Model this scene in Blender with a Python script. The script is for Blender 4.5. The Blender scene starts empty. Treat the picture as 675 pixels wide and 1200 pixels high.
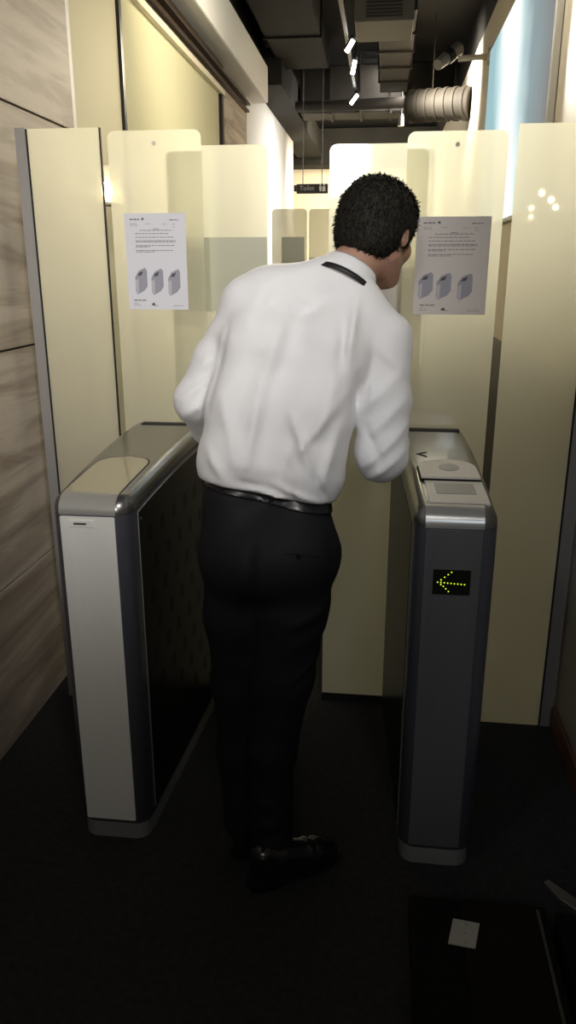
import bpy, bmesh, math, random
import numpy as np
from mathutils import Vector, Matrix

random.seed(4)
C = bpy.context.scene.collection
PI = math.pi

# ------------------------------------------------------------------ camera
H = 1.52
PITCH = math.radians(17.57)
YAW = math.radians(6.8)
cam_d = bpy.data.cameras.new('camera')
cam_d.sensor_fit = 'VERTICAL'
cam_d.sensor_height = 36.0
cam_d.lens = 27.0
cam_d.clip_start = 0.02
cam = bpy.data.objects.new('camera', cam_d)
C.objects.link(cam)
cam.location = (0, 0, H)
cam.rotation_euler = (PI/2 - PITCH, 0, YAW)
bpy.context.scene.camera = cam

_f = np.array([-math.sin(YAW)*math.cos(PITCH), math.cos(YAW)*math.cos(PITCH), -math.sin(PITCH)])
_r = np.array([math.cos(YAW), math.sin(YAW), 0.0])
_u = np.cross(_r, _f)
def at(x, y, Y):
    """the point of the place seen at photo pixel x, y that stands Y metres down the passage"""
    d = _f*900 + _r*(x-337.5) - _u*(y-600)
    p = np.array([0, 0, H]) + d*Y/d[1]
    return p

# ------------------------------------------------------------------ materials
def mat(name, col, rough=0.5, metal=0.0, spec=0.5, noise=None, bump=None, coat=0.0, sheen=0.0):
    m = bpy.data.materials.new(name); m.use_nodes = True
    nt = m.node_tree; b = nt.nodes['Principled BSDF']
    b.inputs['Base Color'].default_value = (*col, 1)
    b.inputs['Roughness'].default_value = rough
    b.inputs['Metallic'].default_value = metal
    b.inputs['Specular IOR Level'].default_value = spec
    b.inputs['Coat Weight'].default_value = coat
    b.inputs['Sheen Weight'].default_value = sheen
    tc = nt.nodes.new('ShaderNodeTexCoord')
    if noise:
        col2, scale, stretch = noise
        mp = nt.nodes.new('ShaderNodeMapping'); mp.inputs['Scale'].default_value = stretch
        n = nt.nodes.new('ShaderNodeTexNoise'); n.inputs['Scale'].default_value = scale
        n.inputs['Detail'].default_value = 5
        cr = nt.nodes.new('ShaderNodeValToRGB')
        cr.color_ramp.elements[0].position = 0.3; cr.color_ramp.elements[1].position = 0.7
        cr.color_ramp.elements[0].color = (*col, 1); cr.color_ramp.elements[1].color = (*col2, 1)
        nt.links.new(tc.outputs['Object'], mp.inputs[0]); nt.links.new(mp.outputs[0], n.inputs['Vector'])
        nt.links.new(n.outputs['Fac'], cr.inputs[0]); nt.links.new(cr.outputs[0], b.inputs['Base Color'])
    if bump:
        scale, strength, dist = bump
        n2 = nt.nodes.new('ShaderNodeTexNoise'); n2.inputs['Scale'].default_value = scale; n2.inputs['Detail'].default_value = 4
        bp = nt.nodes.new('ShaderNodeBump'); bp.inputs['Strength'].default_value = strength; bp.inputs['Distance'].default_value = dist
        nt.links.new(tc.outputs['Object'], n2.inputs['Vector'])
        nt.links.new(n2.outputs['Fac'], bp.inputs['Height']); nt.links.new(bp.outputs[0], b.inputs['Normal'])
    return m

def glow(name, col, strength):
    m = bpy.data.materials.new(name); m.use_nodes = True
    nt = m.node_tree; nt.nodes.clear()
    e = nt.nodes.new('ShaderNodeEmission'); e.inputs[0].default_value = (*col, 1); e.inputs[1].default_value = strength
    o = nt.nodes.new('ShaderNodeOutputMaterial'); nt.links.new(e.outputs[0], o.inputs[0])
    return m

def frosted(name, tint, clear=0.15, gloss=0.06, diff=0.25, rough=0.05):
    """frosted film on glass: light from behind glows through it, a little stays clear, and the face mirrors faintly"""
    m = bpy.data.materials.new(name); m.use_nodes = True
    nt = m.node_tree; nt.nodes.clear()
    tr = nt.nodes.new('ShaderNodeBsdfTranslucent'); tr.inputs[0].default_value = (*tint, 1)
    df = nt.nodes.new('ShaderNodeBsdfDiffuse'); df.inputs[0].default_value = (*tint, 1)
    tp = nt.nodes.new('ShaderNodeBsdfTransparent'); tp.inputs[0].default_value = (*tint, 1)
    gl = nt.nodes.new('ShaderNodeBsdfGlossy'); gl.inputs['Roughness'].default_value = rough
    gl.inputs[0].default_value = (1, 1, 1, 1)
    m1 = nt.nodes.new('ShaderNodeMixShader'); m1.inputs[0].default_value = diff
    m2 = nt.nodes.new('ShaderNodeMixShader'); m2.inputs[0].default_value = clear
    m3 = nt.nodes.new('ShaderNodeMixShader')
    lw = nt.nodes.new('ShaderNodeFresnel'); lw.inputs[0].default_value = 1.45
    mu = nt.nodes.new('ShaderNodeMath'); mu.operation = 'ADD'; mu.inputs[1].default_value = gloss
    o = nt.nodes.new('ShaderNodeOutputMaterial')
    L = nt.links.new
    L(tr.outputs[0], m1.inputs[1]); L(df.outputs[0], m1.inputs[2])
    L(m1.outputs[0], m2.inputs[1]); L(tp.outputs[0], m2.inputs[2])
    L(lw.outputs[0], mu.inputs[0]); L(mu.outputs[0], m3.inputs[0])
    L(m2.outputs[0], m3.inputs[1]); L(gl.outputs[0], m3.inputs[2])
    L(m3.outputs[0], o.inputs[0])
    return m

def clear_glass(name, tint):
    m = bpy.data.materials.new(name); m.use_nodes = True
    nt = m.node_tree; nt.nodes.clear()
    tp = nt.nodes.new('ShaderNodeBsdfTransparent'); tp.inputs[0].default_value = (*tint, 1)
    o = nt.nodes.new('ShaderNodeOutputMaterial'); nt.links.new(tp.outputs[0], o.inputs[0])
    return m

def stone_mat():
    m = bpy.data.materials.new('travertine'); m.use_nodes = True
    nt = m.node_tree; b = nt.nodes['Principled BSDF']; L = nt.links.new
    b.inputs['Roughness'].default_value = 0.62; b.inputs['Specular IOR Level'].default_value = 0.25
    tc = nt.nodes.new('ShaderNodeTexCoord')
    mp = nt.nodes.new('ShaderNodeMapping'); mp.inputs['Scale'].default_value = (1, 0.9, 9)
    mp.inputs['Rotation'].default_value = (math.radians(-7), 0, 0)
    n = nt.nodes.new('ShaderNodeTexNoise'); n.inputs['Scale'].default_value = 1.1; n.inputs['Detail'].default_value = 9
    n.inputs['Roughness'].default_value = 0.62; n.inputs['Distortion'].default_value = 0.9
    cr = nt.nodes.new('ShaderNodeValToRGB'); e = cr.color_ramp.elements
    e[0].position = 0.30; e[0].color = (0.27, 0.215, 0.165, 1)
    e[1].position = 0.72; e[1].color = (0.60, 0.53, 0.45, 1)
    k = cr.color_ramp.elements.new(0.5); k.color = (0.45, 0.385, 0.315, 1)
    k = cr.color_ramp.elements.new(0.56); k.color = (0.54, 0.475, 0.40, 1)
    L(tc.outputs['Object'], mp.inputs[0]); L(mp.outputs[0], n.inputs['Vector'])
    L(n.outputs['Fac'], cr.inputs[0]); L(cr.outputs[0], b.inputs['Base Color'])
    return m

M = dict(
    stone=stone_mat(),
    joint=mat('joint', (0.05, 0.042, 0.035), 0.8),
    carpet=mat('dark_carpet', (0.022, 0.022, 0.023), 0.9, spec=0.15, noise=((0.034, 0.034, 0.035), 60, (1, 1, 1)), bump=(300, 0.5, 0.004)),
    ceil=mat('dark_ceiling', (0.0045, 0.0038, 0.0025), 0.85, noise=((0.010, 0.0084, 0.0056), 4, (1, 1, 1))),
    duct=mat('dark_duct', (0.013, 0.0105, 0.007), 0.7, noise=((0.026, 0.021, 0.0135), 5, (1, 1, 1))),
    tanduct=mat('tan_duct', (0.022, 0.017, 0.010), 0.8, noise=((0.013, 0.010, 0.006), 5, (1, 1, 1))),
    white=mat('white_paint', (0.82, 0.81, 0.78), 0.6),
    cream=mat('cream_paint', (0.80, 0.72, 0.55), 0.6),
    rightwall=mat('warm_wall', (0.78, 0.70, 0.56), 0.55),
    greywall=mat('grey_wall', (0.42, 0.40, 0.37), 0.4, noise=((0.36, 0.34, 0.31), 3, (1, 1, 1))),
    bounce_damper=mat('added_dark_dado', (0.05, 0.045, 0.04), 0.5),  # light absorber for the added boards on the corridor walls
    skirt=mat('brown_skirting', (0.12, 0.05, 0.025), 0.5),
    creamglass=mat('backpainted_glass', (0.82, 0.76, 0.54), 0.7, spec=0.08, noise=((0.86, 0.80, 0.58), 1.2, (1, 1, 0.4))),
    greenglass=mat('backpainted_glass_green', (0.60, 0.57, 0.38), 0.7, spec=0.08, noise=((0.64, 0.61, 0.41), 1.2, (1, 1, 0.4))),
    bronze=mat('bronze_track', (0.075, 0.05, 0.035), 0.4, metal=0.6),
    blackmetal=mat('black_metal', (0.012, 0.012, 0.012), 0.4),
    frost=frosted('frosted_glass', (0.95, 0.92, 0.77)),
    frostwing=frosted('frosted_wing_glass', (0.93, 0.92, 0.80), clear=0.2),
    film=mat('grey_film', (0.44, 0.44, 0.33), 0.25, noise=((0.47, 0.47, 0.36), 3, (1, 1, 1))),
    filmlight=mat('pale_film', (0.60, 0.58, 0.54), 0.25, noise=((0.63, 0.61, 0.57), 3, (1, 1, 1))),
    clear=clear_glass('clear_glass', (0.97, 0.99, 0.96)),
    alu=mat('grey_aluminium', (0.36, 0.35, 0.34), 0.42, metal=0.5),
    cabinet=mat('gunmetal', (0.19, 0.20, 0.25), 0.30, metal=0.75, coat=0.1),
    cap=mat('cap_metal', (0.25, 0.25, 0.25), 0.27, metal=0.85, coat=0.15),
    silver=mat('front_plate_lit', (0.86, 0.87, 0.84), 0.42, metal=0.15, noise=((0.81, 0.82, 0.79), 30, (1, 1, 0.03))),  # same metal as the right plate, its lit tone put into the colour
    plate_shaded=mat('front_plate_shaded', (0.13, 0.132, 0.135), 0.45, metal=0.35, noise=((0.15, 0.152, 0.155), 30, (1, 1, 0.03))),  # same metal as the left plate, its shaded tone put into the colour
    nose=mat('nose_silver', (0.46, 0.46, 0.44), 0.28, metal=0.45),
    plinth=mat('steel_plinth', (0.38, 0.39, 0.39), 0.33, metal=0.5),
    blackgloss=mat('black_gloss', (0.011, 0.010, 0.009), 0.28, spec=0.10),
    painted_reflection=mat('painted_reflection_square', (0.009, 0.008, 0.007), 0.4, spec=0.08),  # mirrored wall pattern painted as dark squares
    groove=mat('seam_black', (0.006, 0.006, 0.006), 0.7),
    readerglass=mat('reader_glass', (0.40, 0.36, 0.25), 0.12, coat=0.5),
    readerwhite=mat('reader_white', (0.62, 0.58, 0.53), 0.45),
    readergrey=mat('reader_grey', (0.26, 0.24, 0.22), 0.4),
    led_off=mat('led_window', (0.010, 0.011, 0.006), 0.25),
    led=glow('led_dot', (0.72, 0.92, 0.03), 1.2),
    paper=mat('paper', (0.66, 0.66, 0.72), 0.7),
    paper2=mat('paper_dim', (0.60, 0.57, 0.56), 0.7),
    ink=mat('ink', (0.20, 0.19, 0.20), 0.7),
    inkdark=mat('ink_dark', (0.07, 0.07, 0.08), 0.7),
    printgrey=mat('print_grey', (0.30, 0.30, 0.36), 0.7),
    printlight=mat('print_light', (0.45, 0.45, 0.50), 0.7),
    shirt=mat('white_shirt', (0.74, 0.74, 0.76), 0.75, sheen=0.2, bump=(140, 0.12, 0.002)),
    trousers=mat('black_trousers', (0.0085, 0.0085, 0.011), 0.7, spec=0.25, bump=(200, 0.15, 0.002)),
    belt=mat('black_belt', (0.012, 0.012, 0.014), 0.28),
    buckle=mat('buckle', (0.5, 0.5, 0.48), 0.3, metal=1.0),
    shoe=mat('black_shoe', (0.010, 0.010, 0.012), 0.16, coat=0.5),
    sole=mat('shoe_sole', (0.006, 0.006, 0.006), 0.6),
    skin=mat('skin', (0.36, 0.20, 0.14), 0.5, noise=((0.40, 0.23, 0.165), 20, (1, 1, 1))),
    hair=mat('black_hair', (0.020, 0.018, 0.014), 0.75, spec=0.2, bump=(160, 0.5, 0.004)),
    eye=mat('eye_white', (0.75, 0.72, 0.68), 0.2),
    iris=mat('eye_dark', (0.02, 0.012, 0.008), 0.15),
    lanyard=mat('black_lanyard', (0.012, 0.012, 0.014), 0.55),
    cardplastic=mat('card_plastic', (0.7, 0.7, 0.68), 0.35),
    tag=mat('white_card', (0.42, 0.42, 0.40), 0.6),
    crate=mat('dark_brown_box', (0.004, 0.0033, 0.0018), 0.8, spec=0.2, noise=((0.006, 0.005, 0.0025), 7, (1, 1, 1))),
    crateblack=mat('box_black', (0.002, 0.002, 0.002), 0.8, spec=0.2),
    strip=mat('dull_steel_strip', (0.16, 0.16, 0.16), 0.4, metal=0.7),
    lamp=glow('lamp_tube', (1.0, 0.97, 0.9), 14),
    bulb=glow('bulb', (1.0, 0.90, 0.66), 16),
    bulbdim=glow('bulb_dim', (1.0, 0.90, 0.66), 18),
    sign=mat('sign_black', (0.018, 0.017, 0.013), 0.4),
    signtext=mat('sign_text', (0.45, 0.46, 0.44), 0.5),
    signwhite=mat('sign_white', (0.8, 0.8, 0.8), 0.5),
)

def screen_mat():
    m = bpy.data.materials.new('backlit_screen'); m.use_nodes = True
    nt = m.node_tree; nt.nodes.clear(); L = nt.links.new
    tc = nt.nodes.new('ShaderNodeTexCoord')
    sp = nt.nodes.new('ShaderNodeSeparateXYZ'); L(tc.outputs['Object'], sp.inputs[0])
    w = nt.nodes.new('ShaderNodeTexNoise'); w.inputs['Scale'].default_value = 1.3
    L(tc.outputs['Object'], w.inputs['Vector'])
    ad = nt.nodes.new('ShaderNodeMath'); ad.operation = 'MULTIPLY_ADD'; ad.inputs[1].default_value = 0.35; 
    L(w.outputs['Fac'], ad.inputs[0])
    mr = nt.nodes.new('ShaderNodeMapRange'); mr.inputs['From Min'].default_value = -1.1; mr.inputs['From Max'].default_value = 1.1
    L(sp.outputs['Y'], mr.inputs['Value']); L(mr.outputs[0], ad.inputs[2])
    cr = nt.nodes.new('ShaderNodeValToRGB'); e = cr.color_ramp.elements
    e[0].position = 0.20; e[0].color = (0.30, 0.30, 0.29, 1)
    e[1].position = 1.0; e[1].color = (0.42, 0.66, 0.70, 1)
    for p, c in ((0.40, (0.36, 0.45, 0.47)), (0.50, (0.80, 1.0, 1.0)), (0.58, (1.2, 1.25, 1.2)), (0.80, (1.25, 1.3, 1.25)), (0.92, (0.60, 0.85, 0.88))):  # white glare streak painted into the screen's own colours
        k = cr.color_ramp.elements.new(p); k.color = (*c, 1)
    L(ad.outputs[0], cr.inputs[0])
    em = nt.nodes.new('ShaderNodeEmission'); em.inputs[1].default_value = 0.85
    L(cr.outputs[0], em.inputs[0])
    o = nt.nodes.new('ShaderNodeOutputMaterial'); L(em.outputs[0], o.inputs[0])
    return m
M['screen'] = screen_mat()

# ------------------------------------------------------------------ helpers
def tag(o, label=None, cat=None, group=None, kind=None):
    if label: o['label'] = label
    if cat: o['category'] = cat
    if group: o['group'] = group
    if kind: o['kind'] = kind
    return o

def empty(name, loc, label, cat, group=None):
    o = bpy.data.objects.new(name, None); C.objects.link(o)
    o.location = loc; o.empty_display_size = 0.1
    return tag(o, label, cat, group)

def link(name, bm, mats, parent=None, smooth=False):
    """bm is in world coordinates; parents are unrotated empties or meshes"""
    if not isinstance(mats, (list, tuple)): mats = [mats]
    if isinstance(bm, bmesh.types.BMesh):
        me = bpy.data.meshes.new(name); bm.normal_update(); bm.to_mesh(me); bm.free()
    else:
        me = bm
    for m in mats: me.materials.append(m)
    if smooth:
        for p in me.polygons: p.use_smooth = True
    o = bpy.data.objects.new(name, me); C.objects.link(o)
    if parent is not None:
        o.parent = parent
        w = Vector((0, 0, 0)); q = parent
        while q is not None:
            w += Vector(q.location); q = q.parent
        me.transform(Matrix.Translation(-w))
    return o

def recentre(o):
    """put a top-level mesh's origin at its base"""
    vs = [v.co for v in o.data.vertices]
    c = Vector(((min(v.x for v in vs)+max(v.x for v in vs))/2, (min(v.y for v in vs)+max(v.y for v in vs))/2, min(v.z for v in vs)))
    o.data.transform(Matrix.Translation(-c)); o.location = c
    return o

def smooth_by_angle(o, ang=40):
    me = o.data
    for p in me.polygons: p.use_smooth = True
    me.set_sharp_from_angle(angle=math.radians(ang))

def box(bm, lo, hi, mi=0):
    r = bmesh.ops.create_cube(bm, size=1)
    for v in r['verts']:
        v.co = Vector(((lo[0]+hi[0])/2 + v.co.x*(hi[0]-lo[0]), (lo[1]+hi[1])/2 + v.co.y*(hi[1]-lo[1]), (lo[2]+hi[2])/2 + v.co.z*(hi[2]-lo[2])))
    for f in {f for v in r['verts'] for f in v.link_faces}: f.material_index = mi
    return r['verts']

def bbox(bm, lo, hi, bev=0.004, seg=2):
    t = bmesh.new(); box(t, lo, hi)
    bmesh.ops.bevel(t, geom=t.edges[:], offset=bev, segments=seg, affect='EDGES', profile=0.5)
    me = bpy.data.meshes.new('tmp'); t.to_mesh(me); t.free(); bm.from_mesh(me); bpy.data.meshes.remove(me)

def prism(bm, pts, axis, a, b, mi=0):
    """extrude a 2D outline along an axis ('x','y','z') from a to b"""
    def P(p, t):
        return {'x': (t, p[0], p[1]), 'y': (p[0], t, p[1]), 'z': (p[0], p[1], t)}[axis]
    v0 = [bm.verts.new(P(p, a)) for p in pts]; v1 = [bm.verts.new(P(p, b)) for p in pts]
    n = len(pts); fs = []
    fs.append(bm.faces.new(v0)); fs.append(bm.faces.new(v1))
    for i in range(n): fs.append(bm.faces.new((v0[i], v0[(i+1) % n], v1[(i+1) % n], v1[i])))
    for f in fs: f.material_index = mi
    bmesh.ops.recalc_face_normals(bm, faces=fs)
    return fs

def rrect(x0, z0, x1, z1, r, corners=(1, 1, 1, 1), n=6):
    """rounded rectangle outline; corners order bl, br, tr, tl"""
    out = []
    cs = ((x0, z0, PI), (x1, z0, 1.5*PI), (x1, z1, 0), (x0, z1, 0.5*PI))
    for (cx, cz, a0), on in zip(cs, corners):
        if not on: out.append((cx, cz)); continue
        ox = cx + (r if cx == x0 else -r); oz = cz + (r if cz == z0 else -r)
        for i in range(n+1):
            a = a0 + i/n*PI/2
            out.append((ox + r*math.cos(a), oz + r*math.sin(a)))
    return out

def tube(bm, a, b, r0, r1=None, seg=16):
    a, b = Vector(a), Vector(b); r1 = r0 if r1 is None else r1
    d = (b-a); q = d.to_track_quat('Z', 'Y').to_matrix()
    rings = []
    for p, r in ((a, r0), (b, r1)):
        rings.append([bm.verts.new(p + q @ Vector((r*math.cos(t*2*PI/seg), r*math.sin(t*2*PI/seg), 0))) for t in range(seg)])
    fs = [bm.faces.new(rings[0][::-1]), bm.faces.new(rings[1])]
    for i in range(seg): fs.append(bm.faces.new((rings[0][i], rings[0][(i+1) % seg], rings[1][(i+1) % seg], rings[1][i])))
    return fs

def ball(bm, c, r, s=(1, 1, 1), seg=14):
    q = bmesh.ops.create_uvsphere(bm, u_segments=seg, v_segments=max(6, seg//2+2), radius=r)
    for v in q['verts']: v.co = Vector((c[0]+v.co.x*s[0], c[1]+v.co.y*s[1], c[2]+v.co.z*s[2]))

# ------------------------------------------------------------------ signed-distance bodies -> smooth meshes
def surface_net(fn, lo, hi, h, name='body'):
    lo = np.array(lo, float); hi = np.array(hi, float)
    n = np.maximum(4, np.ceil((hi-lo)/h).astype(int)+1)
    ax = [lo[i] + h*np.arange(n[i]) for i in range(3)]
    X, Y, Z = np.meshgrid(*ax, indexing='ij')
    V = fn(X, Y, Z)
    ins = V < 0
    cs = tuple(n-1)
    def sub(A, d): return A[d[0]:d[0]+cs[0], d[1]:d[1]+cs[1], d[2]:d[2]+cs[2]]
    acc = np.zeros(cs+(3,)); cnt = np.zeros(cs)
    corners = [(i, j, k) for i in (0, 1) for j in (0, 1) for k in (0, 1)]
    for a in corners:
        for axi in range(3):
            if a[axi]: continue
            b = list(a); b[axi] = 1
            va, vb = sub(V, a), sub(V, b)
            m = (va < 0) != (vb < 0)
            t = np.where(m, va/np.where(m, va-vb, 1), 0)
            for c in range(3):
                acc[..., c] += np.where(m, a[c] + (t if c == axi else 0), 0)
            cnt += m
    act = cnt > 0
    idx = -np.ones(cs, int); idx[act] = np.arange(act.sum())
    base = np.stack(np.nonzero(act), 1)
    verts = lo + h*(base + acc[act]/cnt[act][:, None])
    faces = []
    for axi in range(3):
        o1, o2 = [(1, 2), (2, 0), (0, 1)][axi]
        s0 = [slice(None)]*3; s1 = [slice(None)]*3
        s0[axi] = slice(0, -1); s1[axi] = slice(1, None)
        A = ins[tuple(s0)]; B = ins[tuple(s1)]
        ii = np.stack(np.nonzero(A != B), 1)
        ok = (ii[:, o1] > 0) & (ii[:, o2] > 0) & (ii[:, o1] < n[o1]-1) & (ii[:, o2] < n[o2]-1)
        ii = ii[ok]
        fl = A[tuple(ii.T)]
        def cell(d1, d2):
            c = ii.copy(); c[:, o1] += d1; c[:, o2] += d2
            return idx[tuple(c.T)]
        q = np.stack([cell(-1, -1), cell(0, -1), cell(0, 0), cell(-1, 0)], 1)
        q[~fl] = q[~fl][:, ::-1]
        faces.append(q)
    faces = np.concatenate(faces)
    return verts, faces

def net_mesh(name, parts):
    """one mesh from one or several surface nets"""
    vs, fs, o = [], [], 0
    for v, f in parts:
        vs.append(v); fs.append(f+o); o += len(v)
    vs = np.concatenate(vs); fs = np.concatenate(fs)
    me = bpy.data.meshes.new(name)
    me.from_pydata(vs.tolist(), [], fs.tolist()); me.update()
    return me

def rcone(X, Y, Z, a, b, ra, rb):
    """tapered capsule"""
    a = np.asarray(a, float); b = np.asarray(b, float); d = b-a; L2 = d @ d
    t = np.clip(((X-a[0])*d[0] + (Y-a[1])*d[1] + (Z-a[2])*d[2])/L2, 0, 1)
    dx, dy, dz = X-a[0]-t*d[0], Y-a[1]-t*d[1], Z-a[2]-t*d[2]
    return np.sqrt(dx*dx+dy*dy+dz*dz) - (ra + (rb-ra)*t)

def ellip(X, Y, Z, c, R, s):
    """ellipsoid in a local frame R (rows = axes), semi-axes s"""
    x, y, z = X-c[0], Y-c[1], Z-c[2]
    q = [(R[i][0]*x + R[i][1]*y + R[i][2]*z) for i in range(3)]
    k0 = np.sqrt(sum((q[i]/s[i])**2 for i in range(3))); k1 = np.sqrt(sum((q[i]/s[i]**2)**2 for i in range(3)))+1e-9
    return k0*(k0-1)/k1

def smin(a, b, k):
    h = np.clip(0.5+0.5*(b-a)/k, 0, 1)
    return b*(1-h)+a*h - k*h*(1-h)
def smax(a, b, k): return -smin(-a, -b, k)

def chain(X, Y, Z, pts, k=0.02):
    """pts: list of (point, radius)"""
    d = None
    for (a, ra), (b, rb) in zip(pts[:-1], pts[1:]):
        e = rcone(X, Y, Z, a, b, ra, rb)
        d = e if d is None else smin(d, e, k)
    return d

# ================================================================== THE SETTING
XL, XR = -1.175, 0.64
def struct(name, bm, mats):
    o = link(name, bm, mats); o['kind'] = 'structure'; return o

bm = bmesh.new(); box(bm, (-3.2, -3.2, -0.1), (3.2, 12.6, 0)); struct('floor', bm, M['carpet'])
bm = bmesh.new(); box(bm, (-3.2, -3.2, 3.45), (3.2, 12.6, 3.55)); struct('ceiling', bm, M['ceil'])

# stone slabs of the left wall, with open joints over a dark backing
bm = bmesh.new()
box(bm, (XL-0.15, -3.0, 0), (XL-0.012, 3.07, 3.45), 1)
zs = [0, 0.538, 1.274, 2.012, 2.75, 3.45]
ys = [-3.0, -1.4, 0.2, 3.07]
for a, b in zip(zs[:-1], zs[1:]):
    for c, d in zip(ys[:-1], ys[1:]):
        box(bm, (XL-0.02, c+0.001, a+0.004), (XL, d-0.001, b-0.004), 0)
struct('wall_left', bm, [M['stone'], M['joint']])
# glazed storefront continuing the left wall
st = struct('window_1', (lambda b: (box(b, (XL-0.03, 3.11, 0.0), (XL-0.01, 3.68, 2.68)), b)[1])(bmesh.new()), M['creamglass'])
bm = bmesh.new(); box(bm, (XL-0.03, 3.72, 0.0), (XL-0.01, 5.86, 2.68)); struct('window_2', bm, M['greenglass'])
bm = bmesh.new(); box(bm, (XL-0.06, 3.075, 0), (XL-0.002, 3.105, 3.0)); struct('trim_1', bm, M['white'])
bm = bmesh.new(); box(bm, (XL-0.06, 3.685, 0), (XL+0.004, 3.715, 2.68)); struct('trim_2', bm, M['blackmetal'])
bm = bmesh.new(); box(bm, (XL-0.06, 5.87, 0), (XL+0.012, 5.93, 2.70)); struct('trim_3', bm, M['blackmetal'])
# pale sill rail, bronze sliding track and white boxed beam above the glass
bm = bmesh.new(); box(bm, (XL-0.03, 3.1, 2.68), (XL+0.02, 5.95, 2.715)); struct('trim_4', bm, M['cream'])
bm = bmesh.new()
box(bm, (XL-0.03, 3.1, 2.72), (XL+0.01, 5.95, 2.90))
box(bm, (XL-0.03, 3.1, 2.74), (XL+0.035, 6.9, 2.755)); box(bm, (XL-0.03, 3.1, 2.79), (XL+0.045, 6.9, 2.805))
struct('trim_5', bm, M['bronze'])
bm = bmesh.new(); bbox(bm, (XL-0.06, 3.1, 2.87), (XL+0.14, 7.25, 3.15), 0.012); struct('trim_6', bm, M['white'])
bm = bmesh.new(); box(bm, (XL-0.06, 3.1, 3.15), (XL+0.06, 10.4, 3.45)); struct('trim_7', bm, M['ceil'])
bm = bmesh.new(); box(bm, (XL-0.06, 5.95, 0), (XL, 6.92, 2.86)); struct('trim_8', bm, M['stone'])
bm = bmesh.new(); box(bm, (XL-0.1, 6.95, 0), (XL, 10.4, 3.02)); struct('wall_left_far', bm, M['white'])
bm = bmesh.new(); box(bm, (XL-0.1, 7.3, 3.02), (XL+0.25, 12.3, 3.3)); struct('trim_9', bm, M['ceil'])
bm = bmesh.new(); box(bm, (-3.2, 12.4, 0), (1.2, 12.5, 3.45)); struct('wall_back', bm, M['cream'])
bm = bmesh.new(); box(bm, (-1.4, 11.9, 2.93), (0.9, 12.38, 3.4)); struct('trim_10', bm, M['ceil'])
bm = bmesh.new(); box(bm, (-3.3, 10.4, 0), (-3.2, 12.5, 3.45)); struct('wall_side', bm, M['cream'])
# right wall: pale beyond the gate, grey on this side
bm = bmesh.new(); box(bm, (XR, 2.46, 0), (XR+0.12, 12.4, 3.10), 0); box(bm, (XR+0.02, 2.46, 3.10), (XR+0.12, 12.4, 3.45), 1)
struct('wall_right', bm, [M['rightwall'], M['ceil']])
bm = bmesh.new(); bbox(bm, (XR-0.012, 2.47, 0), (XR-0.001, 12.3, 1.15), 0.003); struct('added_dado_right', bm, M['bounce_damper'])  # board added to cut light bouncing onto the lower glass
bm = bmesh.new(); bbox(bm, (XL+0.001, 6.95, 0), (XL+0.012, 10.39, 1.0), 0.003); struct('added_dado_left', bm, M['bounce_damper'])  # likewise added to soak up bounce from the far left wall
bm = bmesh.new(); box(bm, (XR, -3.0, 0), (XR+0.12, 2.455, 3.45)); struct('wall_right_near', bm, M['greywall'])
bm = bmesh.new(); bbox(bm, (XR-0.014, -0.5, 0.0), (XR-0.001, 2.40, 0.09), 0.003); struct('baseboard_right', bm, M['skirt'])
bm = bmesh.new(); bbox(bm, (XL+0.001, -0.5, 0.0), (XL+0.012, 1.93, 0.05), 0.003); struct('baseboard_left', bm, M['skirt'])
bm = bmesh.new(); box(bm, (-3.2, -3.15, 0), (3.2, -3.0, 3.45)); struct('wall_front', bm, M['greywall'])

# ================================================================== GATE GLASS
def glass_sheet(bm, x0, x1, z0, z1, y, th, r, corners):
    """frosted film on the near face, clear body behind it"""
    fs = prism(bm, rrect(x0, z0, x1, z1, r, corners), 'y', y, y+th, 1)
    bm.faces.ensure_lookup_table()
    for f in fs:
        if abs(f.normal.y) > 0.9 and f.calc_center_median().y < y + th*0.5: f.material_index = 0

YP = 2.42
g = empty('glass_barrier', (-0.965, YP, 0), 'narrow fixed frosted glass panel between the stone wall and the left turnstile', 'glass barrier', 'fixed frosted barriers beside the turnstiles')
bm = bmesh.new(); glass_sheet(bm, -1.075, -0.852, 0.0, 1.918, YP, 0.010, 0.01, (0, 0, 0, 0)); link('pane', bm, [M['frost'], M['clear']], g)
bm = bmesh.new(); box(bm, (-1.112, YP-0.004, 0.0), (-1.079, YP+0.014, 1.921)); link('edge_channel', bm, M['alu'], g)
bm = bmesh.new(); box(bm, (-1.079, YP-0.003, 0.0), (-1.074, YP+0.012, 1.918)); link('seal', bm, M['groove'], g)
bm = bmesh.new(); box(bm, (-0.852, YP-0.001, 0.0), (-0.849, YP+0.010, 1.918)); link('edge_strip', bm, M['tanduct'], g)
g = empty('glass_barrier', (0.48, YP, 0), 'fixed frosted glass panel between the right turnstile and the grey wall, mirroring lamp spots', 'glass barrier', 'fixed frosted barriers beside the turnstiles')
bm = bmesh.new(); glass_sheet(bm, 0.360, 0.590, 0.0, 1.905, YP, 0.010, 0.01, (0, 0, 0, 0)); link('pane', bm, [M['frost'], M['clear']], g)
bm = bmesh.new(); box(bm, (0.590, YP-0.003, 0.0), (0.596, YP+0.012, 1.905)); link('seal', bm, M['groove'], g)
bm = bmesh.new(); box(bm, (0.596, YP-0.004, 0.0), (0.634, YP+0.014, 1.905)); link('edge_channel', bm, M['alu'], g)

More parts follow.
